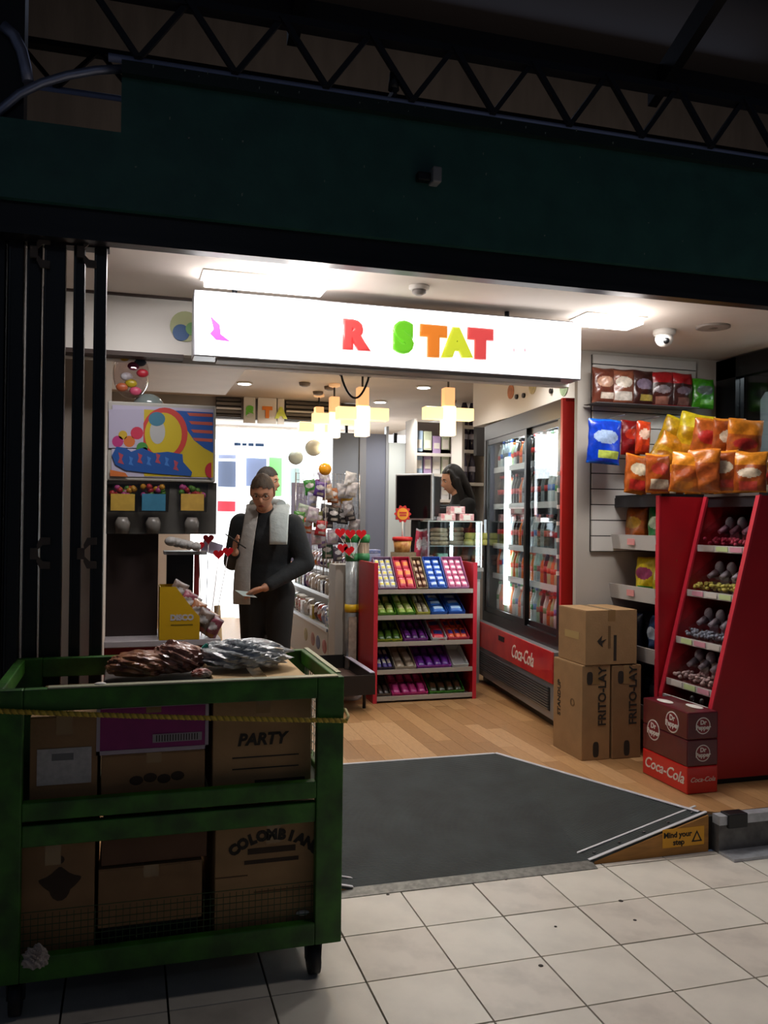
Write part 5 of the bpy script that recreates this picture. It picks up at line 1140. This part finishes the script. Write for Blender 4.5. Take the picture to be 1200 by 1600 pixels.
for i, (px, py) in enumerate(((311, 853), (326, 842), (342, 866), (357, 862))):
    q = D(px, py, 1.25); ll = T('heart_lollipop', 'red heart lollipop beside the white card by the customer, '+ORD[i]+' from the left', 'lollipop', (q.x, 1.25, tp), 0, 'red heart lollipops by the dispenser')
    heart(q.x, 1.25+.006*i, q.z, .027, M_heart, ll); MB().cyl((q.x, 1.254+.006*i, q.z-.02), (D(318+i*6, 900).x, 1.27, tp), .002, n=6).build('stick', M_white, ll)
q = D(332, 856, 1.28); tag(MB().box(-.05, .045, -.001, .001, -.028, .028, M=Matrix.Translation(q)@Euler((0, .3, 0)).to_matrix().to_4x4()).build('white_card', mat('b8b4cc', .6)), 'white card behind the heart lollipops', 'card')
q = D(345, 1000, 1.5); tag(MB().tube([(q.x-.01, 1.5, FS), (q.x-.005, 1.5, .7), (q.x-.02, 1.5, 1.0)], [.02, .02, .016], 8).build('wooden_post', mat('b89868', .6)), 'pale wooden post beside the red counter', 'post')
# balloons over the dispenser
q = D(205, 585, 1.3)
bl = T('foil_balloon', 'round clear balloon with coloured shapes on top of the dispenser', 'balloon', (q.x, 1.3, zt))
MB().ball((q.x, 1.3, q.z), .082, .07, .115, 18, 14).build('balloon', glass((.9, .85, .85), .10), bl)
for i, (dx, dz, c_) in enumerate(((-.03, .07, 'b8902c'), (.01, .03, 'a04068'), (.04, .05, '3a4858'), (.05, -.0, 'b82838'), (-.0, -.05, 'b09a20'), (.02, -.085, 'c85070'), (-.04, -.07, 'b05a38'), (.045, .09, 'a87828'), (-.02, -.02, 'b8b4b8'))): MB().ball((q.x+dx, 1.245, q.z+dz), .028, .012, .02, 10, 6).build('coloured_shape', mat(c_, .4), bl)
q = D(232, 618, 1.3); tag(MB().ball((q.x, 1.3, zt+.0), .07, .06, .055, 16, 12).build('glass_dome', mat('7c8886', .2, coat=.5)), 'grey shiny dome on the dispenser right of the balloon', 'dome')
S('wall_left_front', MB().box(-.86, -.55, 1.62, 3.0, FS, 2.6), mat('a89c90', .7))
# ================= SWEET ISLAND =================
IX, IY0, IY1 = 1.14, 4.0, 6.6
il = T('sweet_island', 'long white stepped island unit loaded with sweets', 'display unit', (1.3, 5.2, FS))
MB().box(IX, 1.50, IY0, IY1, FS, .53).build('base', mat('a8a49c', .55), il); MB().box(IX-.012, IX+.0, IY0-.01, IY1, .515, .54).build('edge_trim', mat('707c90', .3, .4), il)
for x_, z_ in ((1.30, .74), (1.41, .95)): MB().box(x_, 1.50, IY0+.02, IY1, z_-.2, z_).build('tier', mat('8f8c88', .5), il); MB().box(x_-.008, x_, IY0+.02, IY1, z_-.02, z_+.012).build('tier_trim', mat('b8bcc2', .3, .4), il)
MB().box(1.47, 1.50, IY0+.5, IY1, .95, 1.30).build('core_board', mat('9a94a8', .5), il)
for i, (px, c_) in enumerate(((478, '988c50'), (489, 'a05840'), (497, '3a4c80'), (507, 'a04038'), (518, '3c5488'))):
    dd = ray(px, 985); tt = (IX-CP.x)/dd.x; q = CP+dd*tt
    z = .40; q = onX(px, 985+(px-505)*.8, IX)
    MB().ball((IX, q.y, .38), .003, .09, .06, 12, 8).build('printed_figure', mat(c_, .6, noise=.4, nscale=15), il)
PC = [('8a3020', 'rust'), ('c8641c', 'orange'), ('2a6a3a', 'green'), ('3a3060', 'purple'), ('8a8a92', 'silver'), ('b82838', 'red'), ('c8b8a8', 'cream'), ('4a6aa8', 'blue'), ('302820', 'dark brown'), ('b8a030', 'yellow'), ('a8789a', 'mauve'), ('6a8a7a', 'grey-green'), ('d8d8dc', 'white')]
def item(x, y, z, kind, c_, lab, grp):
    if kind == 0: return bag('sweet_bag', lab, 'sweet bag', (x, y, z), .11, .16, .07, (c_, 'b8b8bc', 'd0ccd0', c_), 'logo', (0, -.2, -PI/2+.3), grp, 5)
    if kind == 1:
        t = T('sweet_jar', lab, 'jar', (x, y, z), 0, grp); MB().lathe([(.05, 0), (.055, .02), (.055, .11), (.04, .13)], (x, y, z), 12).build('jar', mat(c_, .15, coat=.5, noise=.5, nscale=60, c2='c8c0b8'), t); MB().lathe([(.045, .13), (.045, .155), (.03, .157)], (x, y, z), 12).build('lid', M_white, t); return t
    return tag(MB().box(x-.05, x+.05, y-.06, y+.06, z, z+.12).box(x-.053, x-.05, y-.045, y+.045, z+.03, z+.09, 1).build('sweet_box', [mat(c_, .4), mat('c8c0c4', .4)], None, .004), lab, 'box', grp)
TN_ = ['lowest', 'middle', 'upper']
front = {0: ['2a7a40', '3a60a0', '8a90b0', 'b84a38', '5a3a30', 'b89a30', '888078', 'a8a4a8'], 1: ['201c20', '8a8088', 'b83030', 'a89080', '4a5a40', 'b8b8b4', '40384a', '8a8a80'], 2: ['302a50', '3a6a48', '302838', '8a70a0', 'c86a30', 'c84a20', 'c87a20', '5a8a40']}
CNM = dict(PC)
for k, (x_, z_) in enumerate(((1.225, .531), (1.355, .741), (1.44, .951))):
    y = IY0+.09; i = 0
    while y < 6.4:
        c_ = front[k][i] if i < 8 else random.choice(PC)[0]
        kind = 2 if (k == 0 and i == 0) else (0 if k == 2 else random.choice((0, 1, 2)))
        lab = '%s of sweets on the %s tier of the island, %s from the near end' % (('bag', 'jar', 'box')[kind], TN_[k], ORD[i])
        item(x_, y, z_, kind, c_, lab, 'sweets on the %s tier of the island' % TN_[k])
        if k == 0 and i == 0:
            for q_ in (1,): item(x_, y, z_+.121, 2, '1f7a3c', 'green sweet box on top of the nearest green box of the island', 'sweets on the lowest tier of the island')
        y += .15; i += 1
# hanging displays over the island
GY_ = 4.45
gr_ = T('wire_display_grid', 'tall wire display grid with hanging sweet packets on the island', 'display grid', (1.3, GY_, .95))
gx = [onY(x, 780, GY_).x for x in (462, 562)]
wm = MB()
for i in range(19): wm.cyl((gx[0]+(gx[1]-gx[0])*i/18, GY_, .951), (gx[0]+(gx[1]-gx[0])*i/18, GY_, 1.84), .002, n=5)
for i in range(16): wm.cyl((gx[0], GY_, .98+i*.057), (gx[1], GY_, .98+i*.057), .002, n=5)
wm.build('wire_mesh', M_metal, gr_)['kind'] = 'stuff'
for x in (gx[0], gx[1], 1.2): MB().cyl((x, GY_, .951), (x, GY_, 1.84), .006, n=8).build('grid_post', M_metal, gr_)
HG = [(470, 800, 'a8b8a8'), (478, 822, 'c85a30'), (466, 812, '4a8a3a'), (470, 838, 'd8701c'), (474, 848, 'c84020'), (486, 805, 'c0b0c0'), (487, 782, 'a8a8c8'), (499, 812, '8a8a50'), (500, 826, 'a82830'), (508, 800, '707078'), (512, 815, '383040'), (520, 805, '1c1c20'), (535, 808, '28262a'), (548, 803, '302c34'), (545, 795, '8a8488'), (526, 790, 'b09088'), (520, 775, 'a8602c'), (513, 770, 'c8a890'), (540, 778, 'd0a020'), (534, 768, 'a8a8b0'), (548, 765, 'c8c4c8'), (505, 845, '8a70a0'), (520, 840, 'b0a0b0'), (535, 838, '4a3a48'), (550, 822, 'a8a0a4'), (495, 840, 'c0a0a8'), (498, 765, '5a3a8a'), (487, 762, '3a8a3a'), (510, 748, 'b8b0c8'), (545, 750, 'd8d8dc'), (512, 862, '3a5a48'), (528, 866, '4a4050')]
for i, (px, py, c_) in enumerate(HG):
    Y = (4.41, 4.36, 4.30)[i % 3]; q = onY(px, py, Y); MB().cyl((q.x, Y-.01, q.z+.062), (q.x, GY_, q.z+.062), .003, n=6).build('peg', M_metal, gr_)
    cn = min([('8a3020', 'rust'), ('c8641c', 'orange'), ('2a6a3a', 'green'), ('3a3060', 'purple'), ('8a8a92', 'grey'), ('b82838', 'red'), ('c8b8a8', 'cream'), ('302820', 'black'), ('b8a030', 'yellow'), ('a8789a', 'mauve'), ('d8d8dc', 'white')], key=lambda p: sum((int(p[0][j:j+2], 16)-int(c_[j:j+2], 16))**2 for j in (0, 2, 4)))[1]
    rwn = {29: 'topmost', 30: 'topmost', 31: 'second', 32: 'third', 33: 'fourth'}.get(py//25, 'lowest')
    bag('hanging_packet', '%s packet on the wire grid, %s row, %s from the left' % (cn, rwn, ORD[sum(1 for h in HG if {29: 'topmost', 30: 'topmost', 31: 'second', 32: 'third', 33: 'fourth'}.get(h[1]//25, 'lowest') == rwn and h[0] < px)]),
        'sweet packet', (q.x, Y, q.z-.06), .10, .13, .04, (c_, c_, 'c8c4c8', 'b0a8a0'), 'logo', (0, random.uniform(-.3, .3), random.uniform(-.4, .4)), 'packets hanging over the sweet island', i % 5)
q = onY(508, 760, 4.42); bn = T('purple_banner', 'purple and green printed card above the sweet island', 'sign', (q.x, 4.42, q.z-.08))
MB().box(q.x-.085, q.x+.005, 4.42, 4.445, q.z-.08, q.z+.06).build('purple_card', mat('5a2a90', .5, noise=.5, nscale=18, c2='b86aa0'), bn); MB().box(q.x-.175, q.x-.09, 4.42, 4.445, q.z-.08, q.z+.05).build('green_card', mat('2f8a3a', .5), bn)
q = onY(505, 790, 4.25); tag(MB().box(q.x-.14, q.x+.06, 4.98, 5.0, .96, q.z+.22).build('clear_panel', mat('a0a0c0', .4)), 'pale lilac panel behind the hanging packets on the island', 'panel')
for i, (px, py, c_, r, lab) in enumerate(((508, 733, 'e09818', .055, 'orange and yellow foil balloon over the sweet island'), (462, 715, 'd8e8e4', .07, 'pale green-white balloon beside the rear entrance'), (490, 700, 'e8ece0', .08, 'large white balloon below the farthest cross lamp'))):
    q = onY(px, py, 4.1 if i == 0 else 4.9); t = T('balloon', lab, 'balloon', (q.x, q.y, q.z-r)); MB().ball((q.x, q.y, q.z), r, r*.8, r*.95, 18, 14).build('balloon_body', mat(c_, .25, coat=.4), t); MB().cyl((q.x, q.y, q.z-r*.9), (q.x+.02, q.y, 1.0), .002, n=5).build('string', M_white, t)
# lolly tubes at the island's end
for i, (px, yy, hz, lab) in enumerate(((548, 3.352, .0, 'left'), (566, 3.352, .0, 'right'))):
    q = onY(px, 1000, yy); zt_ = onY(px, 835, yy).z; zy = onY(px, 950, yy).z
    t = T('lolly_tube', 'tall clear lollipop tube with green top and yellow middle, %s one' % lab, 'display tube', (q.x, yy, FS))
    MB().lathe([(.045, 0), (.045, zt_-FS)], (q.x, yy, FS), 14).build('tube', mat('a8b0b4' if i == 0 else '8a7a6a', .2, coat=.5, noise=.4, nscale=12), t)
    for z, c_ in ((zt_-.03, '2a8a4a'), (zt_-.17, '2f7a4a'), (zy, 'd8b020')): MB().lathe([(.047, 0), (.052, .03), (.047, .06)], (q.x, yy, z-.03), 14).build('collar', mat(c_, .4), t)
    MB().box(q.x-.03, q.x+.03, yy-.055, yy-.05, .35, zy-.06).build('tube_label', mat('b8a898', .5, noise=.4, nscale=20), t)
for i, (px, py) in enumerate(((531, 832), (547, 834), (564, 834), (535, 856), (545, 860))):
    q = onY(px, py, 3.28); ll = T('heart_lollipop', 'red heart lollipop over the lolly tubes, '+ORD[i]+(' of the upper row' if i < 3 else ' in the lower pair'), 'lollipop', (q.x, 3.28, q.z-.1), 0, 'red heart lollipops over the tubes')
    heart(q.x, 3.27, q.z, .042, M_heart, ll); MB().cyl((q.x, 3.28, q.z-.03), (onY(552, 900, 3.3).x, 3.3, 1.15), .002, n=6).build('stick', M_white, ll)
# bucket with tray
q = onZ(562, 1094, FS); by = q.y+.08
bk_ = T('white_pail', 'white and grey pail on the floor beside the red sweet rack', 'pail', (1.10, by, FS))
MB().lathe([(.075, 0), (.085, .01), (.085, .03), (.078, .035), (.09, .12)], (1.10, by, FS), 20).build('pail_body', mat('8c8a88', .5), bk_); MB().lathe([(.088, .0), (.092, .03)], (1.10, by, FS), 20).build('pail_rim', mat('c8c4c0', .5), bk_)
tq = onX(586, 1052, 1.16); tl_ = T('dark_tray', 'dark tray with a bright white edge, resting beside the green trolley', 'tray', (1.05, tq.y+.3, FS+.1))
ty0, ty1 = tq.y, tq.y+.75; tz_ = tq.z
MB().box(.88, 1.16, ty0, ty1, tz_-.10, tz_-.09).build('tray_floor', mat('5a443c', .6), tl_)
MB().box(1.15, 1.16, ty0, ty1, tz_-.09, tz_).build('tray_side', M_dkmetal, tl_); MB().box(1.128, 1.162, ty0+.01, ty1, tz_, tz_+.006).build('white_edge', mat('d0cce0', .3), tl_)
MB().box(.88, 1.16, ty0-.01, ty0, tz_-.14, tz_-.01).build('tray_end', mat('1a1412', .6), tl_); MB().box(.88, 1.16, ty1, ty1+.01, tz_-.1, tz_+.01).build('tray_end', mat('1a1816', .6), tl_); MB().box(.88, .89, ty0, ty1, tz_-.09, tz_-.02).build('tray_side', M_dkmetal, tl_)
for x_ in (.92, 1.12): MB().cyl((x_, ty1-.06, FS), (x_, ty1-.06, tz_-.10), .012, n=8).build('leg', M_dkmetal, tl_); MB().cyl((x_, ty0+.12, FS), (x_, ty0+.12, tz_-.10), .012, n=8).build('leg', M_dkmetal, tl_)
# ================= GREEN TROLLEY =================
CX0, CX1, CY0, CY1, CT, CB = -.795, .225, -.27, .325, .95, .12
M_cg = mat('33701a', .45, noise=.45, nscale=10, c2='1c430f', bump=.15, bscale=25)
tr = T('roll_trolley', 'green metal stock trolley full of cardboard boxes', 'trolley', ((CX0+CX1)/2, (CY0+CY1)/2, 0))
def tb(nm, *a): return MB().box(*a).build(nm, M_cg, tr, .004)
pw_ = .085
for y in (CY0, CY1-.035):
    tb('post', CX0, CX0+pw_, y, y+.035, CB, CT); tb('post', CX1-pw_, CX1, y, y+.035, CB, CT)
    tb('top_rail', CX0+pw_, CX1-pw_, y, y+.035, CT-.065, CT); tb('middle_rail', CX0+pw_, CX1-pw_, y, y+.035, .575, .628)
    tb('middle_rail', CX0+pw_, CX1-pw_, y+.006, y+.035, .50, .562); tb('bottom_rail', CX0+pw_, CX1-pw_, y, y+.035, CB, CB+.07)
MB().box(CX0+.15, CX1-.02, CY0-.004, CY0+.03, CT, CT+.004).build('pale_edge', mat('a8a890', .4, .3), tr)  # pale strips laid along the front and right top edges
MB().box(CX1-.012, CX1+.004, CY0+.06, CY1, CT, CT+.004).build('pale_edge', mat('9aa088', .4, .3), tr)
for x in (CX0, CX1-.03):
    tb('side_top_rail', x, x+.03, CY0+.035, CY1-.035, CT-.05, CT); tb('side_rail', x, x+.03, CY0+.035, CY1-.035, .56, .60); tb('side_rail', x, x+.03, CY0+.035, CY1-.035, CB, CB+.06)
MB().box(CX0+.03, CX1-.03, CY0+.035, CY1-.035, CB+.01, CB+.03).build('deck', mat('18240f', .6), tr); MB().box(CX0+.03, CX1-.03, CY0+.035, CY1-.035, .565, .58).build('shelf_deck', mat('22301a', .6), tr)
mesh_ = MB(); y = CY0+.03
for i in range(44):
    x = CX0+pw_+.005+i*.0195
    if x < CX1-pw_: mesh_.box(x, x+.0018, y, y+.0018, CB+.07, .30)
for j in range(6): mesh_.box(CX0+pw_, CX1-pw_, y+.002, y+.0038, CB+.085+j*.02, CB+.0868+j*.02)
mesh_.build('wire_mesh', mat('1c3a12', .5), tr)['kind'] = 'stuff'
sm_ = MB()
for j in range(16): sm_.box(CX1-.016, CX1-.013, CY0+.04+j*.034, CY0+.042+j*.034, .60, CT-.05)
for j in range(9): sm_.box(CX1-.019, CX1-.016, CY0+.035, CY1-.035, .62+j*.03, .6225+j*.03)
sm_.build('wire_mesh', mat('8a8a78', .4, .5), tr)['kind'] = 'stuff'
for x in (CX0+.07, CX1-.075):
    for y in (CY0+.07, CY1-.07):
        cs_ = MB().box(x-.03, x+.03, y-.03, y+.03, .105, .12).build('caster', M_dkmetal, tr)
        MB().cyl((x-.016, y, .055), (x+.016, y, .055), .054, n=18).build('wheel', mat('0a0a0e', .5), cs_)
        for s in (-1, 1): MB().prism([(x+s*.021, y-.02, .105), (x+s*.021, y+.02, .105), (x+s*.021, y+.01, .045), (x+s*.021, y-.01, .045)], (s*.004, 0, 0)).build('fork', M_dkmetal, cs_)
# boxes on the trolley
BY = CY0+.055
def cb(lab, px0, px1, z0, z1, m_, y1=CY1-.05, yy=BY):
    a = onY(px0, 1200, yy).x; b2 = onY(px1, 1200, yy).x
    return carton('cardboard_box', lab, a, b2, yy, y1, z0, z1, m_), a, b2
bx, a, b2 = cb('dark brown carton with a white shipping label, upper left on the trolley', 46, 152, .582, .86, M_card2)
MB().box(a+.02, a+.17, BY-.002, BY-.0005, .66, .765).build('shipping_label', mat('b4b0ae', .6, noise=.2, nscale=60), bx); MB().box(a+.06, a+.12, BY-.0025, BY-.002, .73, .75).build('label_print', mat('6a6a6a', .6), bx)
bx, a, b2 = cb('plain brown carton under the magenta one on the trolley', 158, 320, .582, .735, M_card2, .15)
[MB().ball(((a+b2)/2-.05+.04*i, BY-.0004, .655+.006*(i % 2)), .02, .0008, .014, 12, 6).build('printed_mark', mat('3a2a1c', .8), bx) for i in range(4)]
bx, a, b2 = cb('magenta and white printed carton on the trolley', 150, 325, .737, .885, mat('8a1468', .5, noise=.2, nscale=12), .15)
for (xa, xb, za, zb_) in ((a, b2, .737, .749), (a, b2, .873, .885), (a, a+.010, .737, .885), (b2-.010, b2, .737, .885)): MB().box(xa, xb, BY-.002, BY-.0005, za, zb_).build('white_border', mat('a89aa4', .5), bx)
MB().box(b2-.165, b2-.02, BY-.002, BY-.0005, .765, .79).build('barcode_panel', mat('989094', .5), bx)
for i in range(16): MB().box(b2-.155+i*.008, b2-.152+i*.008, BY-.0028, BY-.002, .768, .787).build('bar', M_ink, bx)
bx, a, b2 = cb('brown carton with black lettering, upper right on the trolley', 332, 486, .582, .90, M_card)
text('printed_text', 'PARTY', .05, M_ink, bx, (a+.15, BY-.0012, .755), ext=.0006, off=.002, shear=.2)
for z in (.70, .665): MB().box(a+.06, b2-.04, BY-.001, BY-.0004, z, z+.004).build('printed_line', M_ink, bx)
MB().box(a+.13, b2-.02, BY-.0012, BY-.0004, .60, .63).build('printed_band', M_ink, bx)
bx, a, b2 = cb('pale flat carton lying on top of the upper right carton', 332, 478, .902, .945, mat('c8a878', .75, noise=.08, nscale=8))
bx, a, b2 = cb('tall brown carton at the lower left of the trolley', 18, 150, CB+.035, .495, M_card2)
MB().prism([((a+b2)/2+.02+.05*math.cos(t_)*(1+.3*math.sin(3*t_)), BY-.0008, .37+.04*math.sin(t_)*(1+.25*math.cos(4*t_))) for t_ in [2*PI*i/30 for i in range(30)]], (0, .0006, 0)).build('printed_mark', mat('3a2a1a', .8), bx)
MB().cyl(((a+b2)/2+.02, BY-.0008, .44), ((a+b2)/2+.02, BY, .44), .012, n=12).build('printed_mark', mat('3a2a1a', .8), bx)
bx, a, b2 = cb('brown carton in the lower middle of the trolley, under the dark one', 156, 318, CB+.10, .395, M_card2, CY1-.05, BY+.01)
tag(MB().box(a+.01, b2-.01, BY+.02, CY1-.06, CB+.031, CB+.098).build('dark_crate', mat('121810', .6), None, .004), 'dark crate at the bottom middle of the trolley', 'crate')
bx, a, b2 = cb('dark brown carton in the lower middle, on top of the other', 160, 325, .40, .497, mat('6a4a34', .8, noise=.1, nscale=9), CY1-.05, BY+.02)
bx, a, b2 = cb('large brown carton with curved black lettering, lower right on the trolley', 338, 516, CB+.04, .497, M_card)
cxm = (a+b2)/2-.005
for i, ch in enumerate('COLOMBIAN'):
    an = (i-4)*.155; text('printed_letter', ch, .042, M_ink, bx, (cxm+.2*math.sin(an), BY-.0012, .455-.2*(1-math.cos(an))), ext=.0006, off=.003, roll=-an)
for i, hw_ in enumerate((.075, .085)): MB().box(cxm-hw_, cxm+hw_, BY-.0012, BY-.0003, .40-i*.03, .412-i*.03+.006*(1-i)).build('printed_band', mat('3a2a1c', .8), bx)
MB().cyl((b2-.045, BY, .40), (b2-.045, BY-.0012, .40), .018, n=16).build('printed_spot', M_ink, bx); MB().box(a+.0, a+.10, BY-.001, BY-.0003, .335, .339).box(a+.12, b2, BY-.001, BY-.0003, .28, .284).build('tape_edge', mat('5a4028', .8), bx)
tag(MB().ball((CX1-.115, CY0+.045, CB+.085), .022, .01, .008, 10, 6).build('paper_scrap', M_white), 'small white scrap at the lower right corner of the trolley', 'litter')
# rope
rpz = onY(270, 1117, CY0-.012).z; ro = T('braided_rope', 'yellow braided rope tied across the front of the green trolley', 'rope', (-.3, CY0-.012, rpz))
xa, xb = CX0-.25, CX1+.005; za, zb_ = onY(0, 1109, CY0-.012).z, onY(538, 1126, CY0-.012).z; xz0, xz1 = onY(0, 1109, CY0-.012).x, onY(538, 1126, CY0-.012).x
for s in (0, 1, 2):
    pts = []
    for i in range(320):
        x = xa+(xb-xa)*i/319; z = za+(zb_-za)*(x-xz0)/(xz1-xz0)-.006*math.sin(PI*(x-xa)/(xb-xa)); an = x*330+s*2.094
        pts.append((x, CY0-.012+.0042*math.cos(an), z+.0042*math.sin(an)))
    MB().tube(pts, .0042, 6).build('strand', mat(('b89a30', '8c7a20', 'c8ac40')[s], .6), ro)
MB().tube([(xb, CY0-.012, zb_), (xb+.012, CY0+.01, zb_+.008), (xb+.012, CY0+.05, zb_+.02), (xb+.006, CY0+.08, zb_+.012)], .005, 8).build('knot', mat('c8b878', .6), ro)
# things on top
def crumple(name, lab, c, rx, ry, rz_, m_, cat='bag', seed=0, rot=0, amp=.10, grp=None):
    rnd = random.Random(seed); k = [[rnd.uniform(5, 17) for _ in range(3)]+[rnd.uniform(0, 6)] for _ in range(7)]
    def fn(d, p):
        f = 1+amp*sum(math.sin(a*d.x+b*d.y+e*d.z+g) for a, b, e, g in k)/3; q = Vector(p)*f
        if q.z < -rz_*.6: q.z = -rz_*.6
        return q
    mb = MB().ball((0, 0, 0), rx, ry, rz_, 40, 26, fn=fn); M = Matrix.Translation(Vector(c))@Matrix.Rotation(rot, 4, 'Z'); mb.v = [M@p for p in mb.v]; mb.s = [False]*len(mb.s)
    o = mb.build(name, m_); return tag(o, lab, cat, grp)
M_foil = mat('eef2f4', .2, .08, noise=.5, nscale=22, c2='8f9194', coat=.6, bump=.8, bscale=35)
q = onY(378, 1042, .0); zc = .99
crumple('foil_bag', 'crumpled clear and silver bag on top of the trolley', (q.x, -.02, zc), .15, .12, .05, M_foil, seed=3, rot=-.2, amp=.13)
crumple('plastic_bag', 'clear bag of brown sweets with a teal tie, middle of the trolley top', (onY(275, 1040, -.02).x, -.04, .985), .085, .09, .055, mat('6a4238', .3, noise=.6, nscale=20, c2='a87868', coat=.5, bump=.5, bscale=40), seed=5)
crumple('plastic_bag', 'clear bag of reddish sweets lying left on the trolley top', (onY(218, 1050, -.06).x, -.07, .975), .10, .08, .045, mat('7a4638', .3, noise=.6, nscale=24, c2='b8805a', coat=.5, bump=.5, bscale=40), seed=8)
for px, py, tx, ty, lab in ((263, 1022, -.5, .4, 'left'), (322, 1020, .5, .5, 'right')):
    q = onY(px, py, -.02); tag(MB().prism([(q.x-.012, -.02, q.z-.03), (q.x+.012, -.02, q.z-.03), (q.x+.02, -.02, q.z+.02), (q.x+.0, -.02, q.z+.03), (q.x-.014, -.02, q.z+.018)], (0, .012, 0)).build('teal_tie', mat('0f8a78', .5)), 'teal bag tie sticking up on the trolley top, %s one' % lab, 'bag tie')
q = onY(295, 1058, -.2); crumple('plastic_scrap', 'white plastic scrap with red print near the front rail of the trolley', (onY(315, 1055, -.2).x, -.19, .963), .03, .03, .015, mat('b8a8a0', .4, noise=.5, nscale=30, c2='b84a30'), 'wrapper', seed=11)
tag(MB().box(onY(85, 1150, 0).x-.02, onY(320, 1150, 0).x, BY+.02, .14, .862, .885).build('carton_lid', mat('4a3a2c', .8)) if False else MB().box(onY(160, 1150, -.1).x, onY(325, 1150, -.1).x, BY+.0, .15, .886, .93).build('tray_of_sweets', mat('3a2a20', .7, noise=.4, nscale=30), None, .004), 'dark open tray under the clear sweet bags on the trolley', 'tray')
q = onY(158, 1066, CY0+.1); tag(MB().ball((q.x, CY0+.02, CT+.004), .018, .014, .006, 10, 6).build('paper_tag', M_white), 'small white tag on the front top rail of the trolley', 'tag')
crumple('white_rag', 'white knotted rag tied to the lower left corner of the trolley', (onY(56, 1498, CY0-.02).x, CY0-.022, onY(56, 1498, CY0-.02).z), .032, .02, .034, mat('b0a49c', .8), 'rag', seed=2, amp=.25)
for i, (px, py, r, lab) in enumerate(((970, 1408, .007, 'small dark gum spot on a tile joint in front of the ramp'), (992, 1438, .005, 'tiny dark gum spot on a tile right of the middle'), (845, 1509, .006, 'small dark gum spot on the nearest tiles'), (868, 1448, .004, 'tiniest dark gum spot on the tile below the ramp edge'), (606, 1398, .005, 'dark speck on the tile below the left of the ramp'), (790, 1374, .006, 'dark speck at the front lip of the ramp'))):
    q = onZ(px, py, 0); tag(MB().lathe([(r*1.4, 0), (r*1.2, .0012), (r*.5, .0018)], (q.x, q.y, .0007), 9).build('gum_spot', mat('3a332e', .8)), lab, 'gum spot', 'dark spots on the hall tiles')
